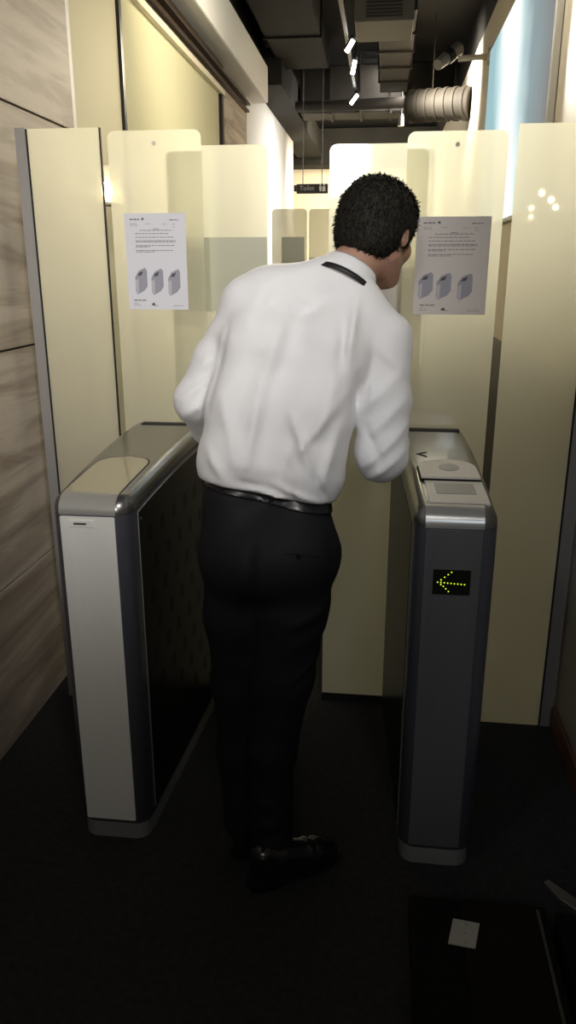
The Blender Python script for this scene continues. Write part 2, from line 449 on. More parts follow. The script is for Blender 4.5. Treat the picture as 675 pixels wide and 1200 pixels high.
def back_screen(x0, x1, z1, label):
    g = empty('glass_screen', ((x0+x1)/2, YP, 0), label, 'glass screen', 'frosted screens behind the turnstiles')
    bm = bmesh.new(); glass_sheet(bm, x0, x1, 0.0, z1, YP, 0.010, 0.022, (0, 0, 1, 1)); link('pane', bm, [M['frost'], M['clear']], g)
    bm = bmesh.new()
    for s in (1,):
        tube(bm, ((x0+x1)/2, YP-0.003, z1-0.035), ((x0+x1)/2, YP+0.002, z1-0.035), 0.006, seg=14)
    link('fixing_stud', bm, M['readerwhite'], g)
back_screen(-0.828, -0.545, 1.908, 'tall frosted glass screen standing behind the left turnstile with a white notice on it')
back_screen(0.054, 0.334, 1.890, 'tall frosted glass screen standing behind the right turnstile with a notice beside the man')

YW = 2.50
def wing(x0, x1, z1, label, film, fz0, fz1):
    g = empty('gate_wing', ((x0+x1)/2, YW, 0), label, 'gate wing', 'sliding frosted gate wings')
    bm = bmesh.new(); glass_sheet(bm, x0, x1, 0.03, z1, YW, 0.010, 0.02, (0, 0, 1, 1)); link('pane', bm, [M['frostwing'], M['clear']], g)
    bm = bmesh.new(); box(bm, (x0+0.004, YW-0.0025, fz0), (x1-0.003, YW-0.0005, fz1)); link('film_band', bm, film, g)
    bm = bmesh.new(); box(bm, (x0, YW-0.004, 0.0), (x1, YW+0.014, 0.03)); link('bottom_rail', bm, M['groove'], g)
zt, zb = at(270, 278, YW)[2], at(270, 365, YW)[2]
wing(-0.644, -0.361, 1.876, 'left sliding frosted gate wing with grey green band', M['film'], zb, zt)
zt, zb = at(450, 300, YW)[2], at(450, 374, YW)[2]
wing(-0.172, 0.123, 1.872, 'right sliding frosted gate wing behind the head of the man', M['filmlight'], zb, zt)

# second gate much further down the corridor, seen through the gap
def far_panel(x0, x1, z1, b0, b1, label):
    g = empty('distant_gate', ((x0+x1)/2, 6.0, 0), label, 'glass barrier', 'far glass gates')
    bm = bmesh.new(); glass_sheet(bm, x0, x1, 0.0, z1, 6.0, 0.012, 0.03, (0, 0, 1, 1)); link('pane', bm, [M['frostwing'], M['clear']], g)
    bm = bmesh.new(); box(bm, (b0, 5.994, 1.0), (b1, 5.998, 1.745 if b0 < -0.6 else 1.60)); link('film_band', bm, M['film'], g)
far_panel(-0.835, -0.574, 1.94, -0.763, -0.592, 'distant frosted panel with green band left of the gap below the black sign')
far_panel(-0.560, -0.10, 1.938, -0.555, -0.15, 'distant frosted panel right of the gap, mostly behind the gate wing')

# ================================================================== TURNSTILE CABINETS
def cap_loft(xl, xr, yf, yb, dl, dr, zf, zr):
    """sloping rounded lid: xl/xr edges at the front, drifting by dl/dr to the back"""
    bm = bmesh.new(); r = 0.040; N = 30; K = 6
    st = []
    for a in (8, 22, 38, 55, 72, 90): st.append((yf + r*(1-math.cos(math.radians(a))*1.0) if a < 90 else yf+r, math.sin(math.radians(a))))
    for i in range(1, N+1): st.append((yf+r + (yb-yf-r)*i/N, 1.0))
    rings = []
    for y, s in st:
        u = (y-yf)/(yb-yf)
        zt = zf + (zr-zf)*(1-(1-u)**2.0)
        inset = r*(1-s)
        L_, R_ = xl + dl*u + inset, xr + dr*u - inset
        top = zt - 0.034*(1-s)
        bot = zt - 0.040
        rr = min(r*max(0.25, s), 0.0345)
        pts = [(L_, bot)]
        for k in range(K+1):
            a = PI - k/K*PI/2; pts.append((L_+rr + rr*math.cos(a), top-rr + rr*math.sin(a)))
        for k in range(K+1):
            a = PI/2 - k/K*PI/2; pts.append((R_-rr + rr*math.cos(a), top-rr + rr*math.sin(a)))
        pts.append((R_, bot))
        rings.append([bm.verts.new((p[0], y, p[1])) for p in pts])
    n = len(rings[0])
    for A, B in zip(rings[:-1], rings[1:]):
        for i in range(n): bm.faces.new((A[i], B[i], B[(i+1) % n], A[(i+1) % n]))
    bm.faces.new(rings[0]); bm.faces.new(rings[-1][::-1])
    bmesh.ops.recalc_face_normals(bm, faces=bm.faces[:])
    return bm

def cabinet_plan(xl, xr, yf, yb, dl, dr, r, inset=0.0, n=7):
    xl += inset; xr -= inset; yf += inset; yb -= inset
    pts = [(xl+dl, yb)]
    for i in range(n+1):
        a = PI + i/n*PI/2; pts.append((xl+r + r*math.cos(a), yf+r + r*math.sin(a)))
    for i in range(n+1):
        a = 1.5*PI + i/n*PI/2; pts.append((xr-r + r*math.cos(a), yf+r + r*math.sin(a)))
    pts.append((xr+dr, yb))
    return pts

def ztop(yf, yb, zf, zr, y):
    u = (y-yf)/(yb-yf); return zf + (zr-zf)*(1-(1-u)**2.0)

def cabinet(root, xl, xr, dl, dr, front_mat, panel_side, yf=1.705, yb=2.405, zf=0.990, zr=1.042):
    r = 0.040
    # body: plan extruded, upper rim follows the lid
    plan = []
    base = cabinet_plan(xl, xr, yf, yb, dl, dr, r)
    # subdivide the long sides so that the rim can follow the curve
    full = []
    for i, p in enumerate(base):
        q = base[(i+1) % len(base)]
        full.append(p)
        if abs(q[1]-p[1]) > 0.2:
            for k in range(1, 16): full.append((p[0]+(q[0]-p[0])*k/16, p[1]+(q[1]-p[1])*k/16))
    def zr_(y): return ztop(yf, yb, zf, zr, max(y, yf+0.03)) - 0.044
    bm = bmesh.new()
    zl = [(0.052, 0.004), (0.06, 0.0), (0.5, 0.0)]
    rings = []
    cx, cy = (xl+xr)/2, (yf+yb)/2
    for z, ins in zl:
        rings.append([bm.verts.new((p[0]+(ins if p[0] < cx else -ins), p[1]+(ins if p[1] < cy else -ins), z)) for p in full])
    rings.append([bm.verts.new((p[0], p[1], zr_(p[1]))) for p in full])
    n = len(full)
    for A, B in zip(rings[:-1], rings[1:]):
        for i in range(n): bm.faces.new((A[i], A[(i+1) % n], B[(i+1) % n], B[i]))
    bm.faces.new(rings[0][::-1]); bm.faces.new(rings[-1])
    bmesh.ops.recalc_face_normals(bm, faces=bm.faces[:])
    b = link('body', bm, M['cabinet'], root); smooth_by_angle(b, 35)
    # dark seam under the lid
    bm = bmesh.new()
    A = [bm.verts.new((p[0]+(0.003 if p[0] < cx else -0.003), p[1]+(0.003 if p[1] < cy else -0.003), zr_(p[1])-0.002)) for p in full]
    B = [bm.verts.new((v.co.x, v.co.y, v.co.z+0.006)) for v in A]
    for i in range(n): bm.faces.new((A[i], A[(i+1) % n], B[(i+1) % n], B[i]))
    bmesh.ops.recalc_face_normals(bm, faces=bm.faces[:])
    link('seam', bm, M['groove'], root)
    lid = link('lid', cap_loft(xl, xr, yf, yb, dl, dr, zf, zr), M['cap'], root); smooth_by_angle(lid, 40)
    # bright bar wrapping the nose of the lid between the dark corners
    bm = bmesh.new(); rows = []
    prof = []
    for k in range(9):
        a = math.radians(-0 + 90*k/8)
        prof.append((yf+r*(1-math.cos(a))-0.0012*math.cos(a), ztop(yf, yb, zf, zr, yf+r*(1-math.cos(a))) - 0.034*(1-math.sin(a)) + 0.0012*math.sin(a)))
    prof.insert(0, (yf+0.0005-0.0012, prof[0][1]-0.006))
    for y, z in prof: rows.append([bm.verts.new((xl+0.024, y, z)), bm.verts.new((xr-0.034, y, z))])
    for A, B in zip(rows[:-1], rows[1:]): bm.faces.new((A[0], A[1], B[1], B[0]))
    bmesh.ops.recalc_face_normals(bm, faces=bm.faces[:])
    bmesh.ops.solidify(bm, geom=bm.faces[:], thickness=0.003)
    nb_ = link('nose_bar', bm, M['nose'], root); smooth_by_angle(nb_, 50)
    # steel plinth
    bm = bmesh.new(); prism(bm, cabinet_plan(xl, xr, yf, yb, dl, dr, r, 0.006), 'z', 0.0, 0.055)
    p = link('plinth', bm, M['plinth'], root); smooth_by_angle(p, 35)
    # front plate with rounded lower corners
    bm = bmesh.new()
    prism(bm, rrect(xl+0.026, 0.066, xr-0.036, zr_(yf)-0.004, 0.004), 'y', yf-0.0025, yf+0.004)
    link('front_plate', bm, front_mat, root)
    # glossy black side panels, following the slope, with thin bright edge
    for side in (-1, 1):
        def xs(y):
            u = (y-yf)/(yb-yf)
            return (xl + dl*max(0, (y-yf-r)/(yb-yf-r))) if side < 0 else (xr + dr*max(0, (y-yf-r)/(yb-yf-r)))
        y0, y1 = yf+0.062, yb-0.03
        def slab(bm, e, out, mi=0):
            ks = [y0+e + (y1-y0-2*e)*i/14 for i in range(15)]
            lo = [(y, 0.070+e) for y in ks]; hi = [(y, zr_(y)-0.012-e) for y in ks]
            va, vb = [], []
            for P in (lo, hi):
                va.append([bm.verts.new((xs(y)+side*out, y, z)) for y, z in P]); vb.append([bm.verts.new((xs(y)-side*0.003, y, z)) for y, z in P])
            F = []
            for i in range(14):
                F.append(bm.faces.new((va[0][i], va[0][i+1], va[1][i+1], va[1][i])))
                F.append(bm.faces.new((va[0][i], vb[0][i], vb[0][i+1], va[0][i+1]))); F.append(bm.faces.new((va[1][i], va[1][i+1], vb[1][i+1], vb[1][i])))
            for i in (0, 14): F.append(bm.faces.new((va[0][i], va[1][i], vb[1][i], vb[0][i])))
            for f in F: f.material_index = mi
            bmesh.ops.recalc_face_normals(bm, faces=F)
        bm = bmesh.new(); slab(bm, 0.0, 0.0015)
        fr = link('side_panel', bm, M['plinth'], root)
        bm = bmesh.new(); slab(bm, 0.0025, 0.003, 0)
        if side == panel_side:
            rr = random.Random(3)
            for i in range(6):
                for j in range(9):
                    y = y0+0.05 + i*0.10 + (0.04 if j % 2 else 0); z = 0.14 + j*0.088
                    if y > y1-0.05 or z > zr_(y)-0.07: continue
                    x = xs(y)+side*0.0034
                    vs = [bm.verts.new((xs(yy)+side*0.0034, yy, zz)) for yy, zz in ((y, z), (y+0.034, z), (y+0.034, z+0.042), (y, z+0.042))]
                    f = bm.faces.new(vs); f.material_index = 1; f.normal_update()  # squares paint a reflection of a patterned wall onto the panel
        link('glass_skin', bm, [M['blackgloss'], M['painted_reflection']], fr)
    return zr_

rootL = empty('turnstile', (-0.685, 2.05, 0), 'left turnstile cabinet with front plate coloured as if lit and bare tinted glass lid window', 'turnstile', 'turnstile cabinets')
LX = dict(xl=-0.790, xr=-0.590, dl=-0.010, dr=0.040)
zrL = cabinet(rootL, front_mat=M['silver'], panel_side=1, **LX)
rootR = empty('turnstile', (0.185, 2.05, 0), 'right turnstile cabinet with front plate coloured as if shaded, lit arrow display and white card reader', 'turnstile', 'turnstile cabinets')
RX = dict(xl=0.092, xr=0.284, dl=-0.045, dr=-0.015)
zrR = cabinet(rootR, front_mat=M['plate_shaded'], panel_side=0, **RX)

YF, YB, ZF, ZR = 1.705, 2.405, 0.990, 1.042
def lid_patch(bm, outline, off, th=0.003):
    """thin plate lying on the curved lid; outline in x, y"""
    t = [bm.verts.new((x, y, ztop(YF, YB, ZF, ZR, y)+off)) for x, y in outline]
    b = [bm.verts.new((x, y, ztop(YF, YB, ZF, ZR, y)+off-th)) for x, y in outline]
    n = len(outline)
    F = [bm.faces.new(t)]
    for i in range(n): F.append(bm.faces.new((t[i], b[i], b[(i+1) % n], t[(i+1) % n])))
    bmesh.ops.recalc_face_normals(bm, faces=F)

def strip_patch(bm, left, right, y0, y1, off, n=14, mi=0, round_back=0.0, skew=0.0):
    """plate following the curve of the lid, round_back rounds the far corners"""
    rows = []
    for i in range(n+1):
        y = y0 + (y1-y0)*i/n
        ins = 0.0
        if round_back and y > y1-round_back:
            t = (y-(y1-round_back))/round_back; ins = (right-left)*0.5*(1-math.sqrt(max(0, 1-t**2.4)))
        z = ztop(YF, YB, ZF, ZR, y)
        s = skew*(y-YF)
        rows.append([bm.verts.new((left+s+ins, y, z+off-0.006)), bm.verts.new((left+s+ins, y, z+off)), bm.verts.new((right+s-ins, y, z+off)), bm.verts.new((right+s-ins, y, z+off-0.006))])
    F = []
    for A, B in zip(rows[:-1], rows[1:]):
        for i in range(3): F.append(bm.faces.new((A[i], A[i+1], B[i+1], B[i])))
    F.append(bm.faces.new(rows[0])); 
    try: F.append(bm.faces.new(rows[-1][::-1]))
    except ValueError: pass
    for f in F: f.material_index = mi
    bmesh.ops.recalc_face_normals(bm, faces=F)

# left cabinet: tinted reader window, label slot, lid end strip, screw
bm = bmesh.new(); strip_patch(bm, -0.768, -0.626, 1.745, 2.005, 0.0012, round_back=0.07, skew=0.06); w = link('reader_window', bm, M['readerglass'], rootL)
bm = bmesh.new(); strip_patch(bm, -0.771, -0.623, 1.743, 2.010, 0.0006, round_back=0.07, skew=0.06); link('window_edge', bm, M['groove'], w)
bm = bmesh.new(); strip_patch(bm, -0.80+0.02, -0.572, 2.375, 2.404, 0.003, n=4, skew=0.03); link('lid_end_strip', bm, M['groove'], rootL)
bm = bmesh.new()
prism(bm, rrect(-0.741, 0.920, -0.680, 0.937, 0.003), 'y', 1.7005, 1.704)
sl = link('label_slot', bm, M['silver'], rootL)
bm = bmesh.new(); prism(bm, rrect(-0.729, 0.926, -0.697, 0.931, 0.001), 'y', 1.6995, 1.702); link('slot_opening', bm, M['inkdark'], sl)
bm = bmesh.new(); tube(bm, (-0.589, 1.780, 0.922), (-0.5835, 1.780, 0.922), 0.003, seg=10); link('screw', bm, M['buckle'], rootL)

# right cabinet: card reader with oval, plate with small screen, mark, LED arrow
bm = bmesh.new(); strip_patch(bm, 0.128, 0.268, 1.752, 1.882, 0.003, skew=-0.05); pl = link('reader_plate', bm, M['readerwhite'], rootR)
bm = bmesh.new(); strip_patch(bm, 0.150, 0.244, 1.800, 1.862, 0.0045, skew=-0.05); link('reader_screen', bm, M['readergrey'], pl)
bm = bmesh.new(); strip_patch(bm, 0.122, 0.268, 1.888, 2.02, 0.012, round_back=0.06, skew=-0.06); cr = link('card_reader', bm, M['readerwhite'], rootR)
bm = bmesh.new(); strip_patch(bm, 0.119, 0.271, 1.884, 2.028, 0.001, round_back=0.06, skew=-0.06); link('reader_edge', bm, M['groove'], cr)
bm = bmesh.new()
lid_patch(bm, [(0.184 + 0.026*math.cos(t*2*PI/24), 1.955 + 0.026*math.sin(t*2*PI/24)) for t in range(24)], 0.0135); link('reader_target', bm, M['readergrey'], cr)
bm = bmesh.new()
ax, ay = 0.118, 2.10
lid_patch(bm, [(ax-0.012, ay), (ax+0.016, ay+0.022), (ax+0.018, ay+0.014), (ax-0.002, ay), (ax+0.018, ay-0.020), (ax+0.014, ay-0.026)], 0.0012); link('direction_mark', bm, M['groove'], rootR)
bm = bmesh.new(); strip_patch(bm, 0.075, 0.262, 2.372, 2.404, 0.003, n=4, skew=-0.02); link('lid_end_strip', bm, M['groove'], rootR)
c0 = at(508, 667, YF-0.004); c1 = at(550, 698, YF-0.004)
dx0, dx1, dz1, dz0 = c0[0], c1[0], c0[2], c1[2]
bm = bmesh.new(); prism(bm, rrect(dx0, dz0, dx1, dz1, 0.002), 'y', YF-0.0045, YF); dsp = link('arrow_display', bm, M['led_off'], rootR)
bm = bmesh.new()
W_, H_ = dx1-dx0, dz1-dz0
dots = [(0.13+0.09*i, 0.49-0.007*i) for i in range(9)] + [(0.22, 0.40), (0.22, 0.585), (0.31, 0.70), (0.40, 0.81), (0.485, 0.91), (0.29, 0.33), (0.36, 0.235), (0.435, 0.13)]
for u, v in dots:
    q = bmesh.ops.create_uvsphere(bm, u_segments=8, v_segments=6, radius=0.0017)
    for vv in q['verts']: vv.co = Vector((dx0+u*W_ + vv.co.x, YF-0.0045 + vv.co.y*0.4, dz0+v*H_ + vv.co.z))
link('arrow_lights', bm, M['led'], dsp)

# ================================================================== NOTICES
def notice(px0, py0, px1, py1, label, m, pictures):
    y = YP - 0.0018
    a, b = at(px0, py0, y), at(px1, py1, y)
    x0, x1, z1, z0 = a[0], b[0], a[2], b[2]
    bm = bmesh.new(); box(bm, (x0, y, z0), (x1, y+0.001, z1))
    o = link('paper_notice', bm, m); recentre(o); tag(o, label, 'paper notice', 'notices on the glass')
    W, Hh = x1-x0, z1-z0
    rr = random.Random(9)
    bm = bmesh.new()
    def bar(u0, u1, v, t=0.006):
        box(bm, (x0+u0*W, y-0.0006, z1-(v+t)*Hh), (x0+u1*W, y+0.0002, z1-v*Hh))
    def words(u0, u1, v, t=0.007):
        u = u0
        while u < u1:
            w = rr.uniform(0.03, 0.075); bar(u, min(u1, u+w), v, t); u += w + 0.012
    words(0.09, 0.25, 0.055, 0.014); 
    words(0.74, 0.89, 0.065, 0.010)
    for v, u0, u1 in ((0.105, 0.09, 0.2), (0.12, 0.09, 0.22), (0.105, 0.34, 0.42), (0.11, 0.62, 0.71), (0.11, 0.78, 0.83), (0.14, 0.79, 0.84)): words(u0, u1, v, 0.004)
    for v, u0, u1 in ((0.17, 0.25, 0.78), (0.155, 0.47, 0.56), (0.203, 0.17, 0.72), (0.24, 0.17, 0.80), (0.275, 0.17, 0.83), (0.288, 0.17, 0.83), (0.325, 0.17, 0.82), (0.338, 0.17, 0.4), (0.375, 0.17, 0.79), (0.39, 0.17, 0.48)): words(u0, u1, v)
    words(0.09, 0.30, 0.895, 0.012); words(0.09, 0.16, 0.93, 0.005); words(0.09, 0.2, 0.95, 0.005); words(0.75, 0.92, 0.955, 0.005); words(0.43, 0.5, 0.955, 0.005)
    link('printed_text', bm, M['ink'], o)
    bm = bmesh.new()
    box(bm, (x0+0.285*W, y-0.0006, z1-0.068*Hh), (x0+0.32*W, y+0.0002, z1-0.048*Hh))
    prism(bm, [(x0+0.38*W, z1-0.955*Hh), (x0+0.45*W, z1-0.955*Hh), (x0+0.43*W, z1-0.925*Hh), (x0+0.405*W, z1-0.93*Hh)], 'y', y-0.0006, y+0.0002)
    link('printed_emblem', bm, M['inkdark'], o)
    for u in pictures:
        def P(a, b): return (x0+(u+a*0.20)*W, z1-(0.555+b*0.28)*Hh)
        v0 = 0.03*(u*3)
        bm = bmesh.new()
        prism(bm, [P(0, 0.35+v0), P(0.3, 0.12+v0), P(0.85, 0.0+v0), P(1.0, 0.1+v0), P(1.0, 0.68+v0), P(0.75, 0.85+v0), P(0.15, 1.0+v0), P(0.0, 0.9+v0)], 'y', y-0.0006, y+0.0002)
        pic = link('turnstile_picture', bm, M['printgrey'], o)
        bm = bmesh.new(); prism(bm, [P(0.2, 0.3+v0), P(0.35, 0.18+v0), P(0.68, 0.12+v0), P(0.55, 0.28+v0)], 'y', y-0.001, y-0.0004); link('picture_lid', bm, M['inkdark'], pic)
        bm = bmesh.new(); prism(bm, [P(0.0, 0.48+v0), P(0.28, 0.40+v0), P(0.25, 0.95+v0), P(0.06, 0.97+v0)], 'y', y-0.001, y-0.0004); link('picture_front', bm, M['printlight'], pic)
notice(145, 250, 221, 363, 'white paper notice with three turnstile pictures on the left glass screen', M['paper'], (0.13, 0.40, 0.68))
notice(489, 254, 568, 369, 'grey paper notice on the right glass screen beside the face of the man', M['paper2'], (0.06, 0.31, 0.60))

# ================================================================== CORRIDOR FITTINGS
# backlit blue screen on the right wall
bm = bmesh.new(); bbox(bm, (XR-0.032, 3.42, 1.75), (XR-0.002, 5.52, 2.82), 0.006)
scr = link('wall_screen', bm, M['white']); scr.name = 'lightbox'
recentre(scr); tag(scr, 'large pale blue backlit picture panel on the right corridor wall', 'light box')
bm = bmesh.new(); prism(bm, [(-1.03, 0.02), (1.03, 0.02), (1.03, 1.05), (-1.03, 1.05)], 'x', -0.001, 0.003)
me = bpy.data.meshes.new('picture'); bm.normal_update(); bm.to_mesh(me); bm.free(); me.materials.append(M['screen'])
po = bpy.data.objects.new('picture', me); C.objects.link(po); po.parent = scr; po.location = (-0.017, 0, 0)

# projecting toilet sign
s0 = at(345, 215, 8.0); s1 = at(384, 229, 8.0)
bm = bmesh.new(); bbox(bm, (s0[0]+0.02, 8.0, s1[2]+0.02), (s1[0], 8.05, s0[2]-0.005), 0.006)
sg = link('hanging_sign', bm, M['sign']); recentre(sg); tag(sg, 'small black hanging sign with white lettering far down the corridor', 'sign')
bm = bmesh.new(); box(bm, (s0[0]-0.005, 8.01, s1[2]+0.04), (s0[0]+0.025, 8.04, s0[2]-0.015)); link('bracket', bm, M['sign'], sg)
for xx in (s0[0]+0.08, s1[0]-0.06):
    bm = bmesh.new(); tube(bm, (xx, 8.025, s0[2]-0.006), (xx, 8.025, 3.44), 0.004, seg=8); link('hanger', bm, M['sign'], sg)
fc = bpy.data.curves.new('lettering', 'FONT'); fc.body = 'Toilet'; fc.size = 0.060; fc.extrude = 0.001
ft = bpy.data.objects.new('text_source', fc); C.objects.link(ft); bpy.context.view_layer.update()
dg = bpy.context.evaluated_depsgraph_get(); me = bpy.data.meshes.new_from_object(ft.evaluated_get(dg)); bpy.data.objects.remove(ft)
me.materials.clear(); me.materials.append(M['signtext']); fo = bpy.data.objects.new('lettering', me); C.objects.link(fo)
fo.parent = sg; fo.rotation_euler = (PI/2, 0, 0)
fo.location = (s0[0]+0.05-sg.location.x, -0.027, 0.028)
sz = s1[2]+0.02
bm = bmesh.new(); px_ = s1[0]-0.072
for k in (0, 1):
    cxp = px_ + k*0.034
    ball(bm, (cxp, 7.999, sz+0.075), 0.009, (1, 0.2, 1), 10)
    prism(bm, [(cxp-0.013, sz+0.062), (cxp+0.013, sz+0.062), (cxp+(0.016 if k else 0.007), sz+0.018), (cxp-(0.016 if k else 0.007), sz+0.018)], 'y', 7.997, 8.0)
link('pictogram', bm, M['signwhite'], sg)

# ducts, vent and track lights under the dark ceiling
def duct(name, lo, hi, m, label):
    bm = bmesh.new(); bbox(bm, lo, hi, 0.012)
    o = link(name, bm, m); recentre(o); tag(o, label, 'duct', 'ducts under the dark ceiling')
    # flanged joints
    n = 5
    for i in range(1, n):
        bm = bmesh.new()
        if hi[1]-lo[1] > hi[0]-lo[0]:
            y = lo[1]+(hi[1]-lo[1])*i/n; box(bm, (lo[0]-0.015, y-0.012, lo[2]-0.015), (hi[0]+0.015, y+0.012, hi[2]+0.015))
        else:
            x = lo[0]+(hi[0]-lo[0])*i/n; box(bm, (x-0.012, lo[1]-0.015, lo[2]-0.015), (x+0.012, hi[1]+0.015, hi[2]+0.015))
        link('flange', bm, m, o)
    return o
duct('air_duct', (-0.98, 2.6, 3.22), (-0.55, 7.7, 3.449), M['ceil'], 'long black duct under the ceiling left of the lamp track')
duct('air_duct', (-0.10, 5.9, 3.15), (0.16, 8.4, 3.449), M['duct'], 'brownish duct running along the ceiling behind the vent')
duct('cross_duct', (-0.90, 8.6, 3.02), (0.62, 9.0, 3.449), M['duct'], 'duct crossing the ceiling far down the corridor')
bm = bmesh.new()
for i in range(10):
    pass
tube(bm, (0.16, 7.15, 2.80), (0.638, 6.95, 2.78), 0.12, seg=24)
for i in range(7):
    t = i/6; x = 0.18+0.42*t; y = 7.142-0.176*t; z = 2.80-0.018*t
    tube(bm, (x-0.012, y+0.006, z), (x+0.012, y-0.006, z), 0.127, seg=24)
tube(bm, (0.34, 7.08, 2.91), (0.34, 7.08, 3.449), 0.004, seg=6)
o = link('round_duct', bm, M['tanduct'], smooth=True); smooth_by_angle(o, 40); recentre(o); tag(o, 'tan flexible round duct meeting the right wall above the glass', 'duct', 'ducts under the dark ceiling')
bm = bmesh.new()
tube(bm, (-0.92, 8.40, 3.045), (0.639, 8.25, 3.045), 0.05, seg=16)
o = link('pipe', bm, M['duct']); 
smooth_by_angle(o, 40); recentre(o); tag(o, 'dark pipe crossing beneath the ducts far down the corridor', 'pipe')

v0, v1 = at(416, 5, 5.35), at(485, 26, 5.35)
bm = bmesh.new(); bbox(bm, (v0[0], 5.30, v1[2]), (v1[0], 5.75, v0[2]+0.02), 0.006)
vent = link('air_vent', bm, M['alu']); vent.data.materials[0] = mat('vent_grey', (0.09, 0.08, 0.065), 0.5); recentre(vent); tag(vent, 'grey rectangular air vent box hanging at the top of the view', 'air vent')
bm = bmesh.new()
for i in range(5):
    z = v1[2]+0.022 + i*0.018; box(bm, (v0[0]+0.07, 5.293, z), (v1[0]-0.07, 5.30, z+0.007))
link('grille', bm, M['blackmetal'], vent)
for xx in (v0[0]+0.05, v1[0]-0.05):
    bm = bmesh.new(); tube(bm, (xx, 5.5, v0[2]+0.02), (xx, 5.5, 3.449), 0.006, seg=8); link('hanger', bm, M['blackmetal'], vent)

bm = bmesh.new(); bbox(bm, (-0.345, 3.6, 3.12), (-0.315, 8.2, 3.15), 0.004)
for yy in (4.0, 6.0, 8.0): box(bm, (-0.335, yy-0.01, 3.15), (-0.325, yy+0.01, 3.449))
o = link('light_track', bm, M['blackmetal']); recentre(o); tag(o, 'black lamp track hanging along the corridor ceiling', 'lamp track')
for (xa, ya, xb, yb_), Y, lab in (((406, 61, 414, 47), 6.35, 'lit track lamp highest in the row of three'), ((413, 87, 416, 71), 6.9, 'lit track lamp in the middle of the row of three'), ((411, 122, 419, 111), 8.05, 'lit track lamp lowest and farthest of the row of three')):
    a, b = at(xa, ya, Y), at(xb, yb_, Y)
    t = empty('track_lamp', tuple((a+b)/2), lab, 'track lamp', 'lit lamps on the ceiling track')
    bm = bmesh.new(); tube(bm, a+np.array([0, 0, 0.0]), b, 0.016, seg=12); link('tube', bm, M['lamp'], t)
    d = (b-a); bm = bmesh.new(); up = np.array([0, 0.02, 0.022])
    tube(bm, a-d*0.08+up, b+d*0.08+up, 0.022, seg=12); tube(bm, b+up, (b[0]+0.02, b[1]+0.03, 3.449), 0.003, seg=6)
    link('housing', bm, M['blackmetal'], t)
# spotlight on an arm from the right wall
a = at(560, 69, 5.8); w = at(537, 69, 5.8); h0, h1 = at(513, 76, 5.75), at(537, 57, 5.9)
t = empty('wall_spotlight', tuple(w), 'pale cylindrical spotlight on an arm from the right wall near the ceiling', 'spotlight')
bm = bmesh.new(); tube(bm, (XR-0.002, w[1], w[2]+0.01), (w[0], w[1], w[2]), 0.018, seg=12); tube(bm, (XR-0.02, w[1], w[2]+0.01), (XR-0.001, w[1], w[2]+0.01), 0.05, seg=16); link('arm', bm, M['rightwall'], t)
bm = bmesh.new(); tube(bm, h0, h1, 0.034, 0.045, seg=18); sh = link('lamp_head', bm, M['alu'], t); smooth_by_angle(sh, 40)
hm = (h0+h1)/2; dd = (h1-h0)*0.12
bm = bmesh.new(); tube(bm, hm-dd, hm+dd, 0.0455, 0.047, seg=18); link('band', bm, M['blackmetal'], t)
# little distant spot
q = at(470, 141, 8.3)
t = empty('ceiling_spotlight', tuple(q), 'tiny distant silver spotlight hanging below the ducts', 'spotlight')
bm = bmesh.new(); tube(bm, q+np.array([0, 0, -0.05]), q+np.array([0, 0, 0.05]), 0.03, 0.022, seg=12); link('lamp_head', bm, M['buckle'], t)
bm = bmesh.new(); tube(bm, q+np.array([0, 0, 0.05]), (q[0], q[1], 3.449), 0.008, seg=8); link('stem', bm, M['blackmetal'], t)

# glowing wall lamp behind the left gap
q = at(124.5, 222, 3.0); q2 = at(124.5, 190, 3.0); q3 = at(124.5, 236, 3.0)
t = empty('wall_lamp', (q[0], 3.0, q3[2]), 'glowing cream wall lamp seen in the gap between the left glass panels', 'lamp')
bm = bmesh.new(); bbox(bm, (q[0]-0.06, 3.05, q3[2]-0.01), (q[0]+0.05, 3.07, q2[2]), 0.004); bbox(bm, (q[0]-0.015, 3.0, q3[2]-0.014), (q[0]+0.015, 3.07, q3[2]), 0.003); bbox(bm, (q[0]-0.03, 2.97, q3[2]-0.014), (q[0]+0.03, 3.05, q3[2]-0.004), 0.003); link('back_plate', bm, M['cream'], t)
bm = bmesh.new(); bbox(bm, (XL+0.0, 3.052, q[2]-0.02), (q[0]-0.055, 3.068, q[2]+0.02), 0.003); link('arm', bm, M['cream'], t)
bm = bmesh.new(); ball(bm, (q[0], 3.01, q[2]-0.005), 0.020, (1, 1, 1.75), 16); link('bulb', bm, M['bulbdim'], t, smooth=True)

# cluster lamp on the near right wall: its bulbs mirror in the right glass panel
def mirror_pt(px, py):
    p = at(px, py, YP); d = p-np.array([0, 0, H])
    k = (XR-0.05-p[0])/d[0]
    return np.array([XR-0.05, p[1]-d[1]*k, p[2]+d[2]*k])
sp = [(635, 226), (646, 234), (651, 243), (623, 244), (622, 254)]
pts = [mirror_pt(*s) for s in sp]
cen = sum(pts)/5
t = empty('wall_cluster_lamp', (XR-0.01, cen[1], cen[2]), 'five bulb wall lamp on the grey right wall whose spots mirror in the glass', 'lamp')
bm = bmesh.new(); tube(bm, (XR-0.015, cen[1], cen[2]), (XR-0.001, cen[1], cen[2]), 0.06, seg=24)
for p in pts: tube(bm, (XR-0.012, cen[1]+(p[1]-cen[1])*0.3, cen[2]+(p[2]-cen[2])*0.3), p+np.array([0.008, 0, 0]), 0.004, seg=8)
link('bracket', bm, M['bronze'], t)
for p, r in zip(pts, (0.011, 0.011, 0.010, 0.009, 0.008)):
    bm = bmesh.new(); ball(bm, p, r, (1, 1, 1), 12); link('bulb', bm, M['bulbdim'], t, smooth=True)

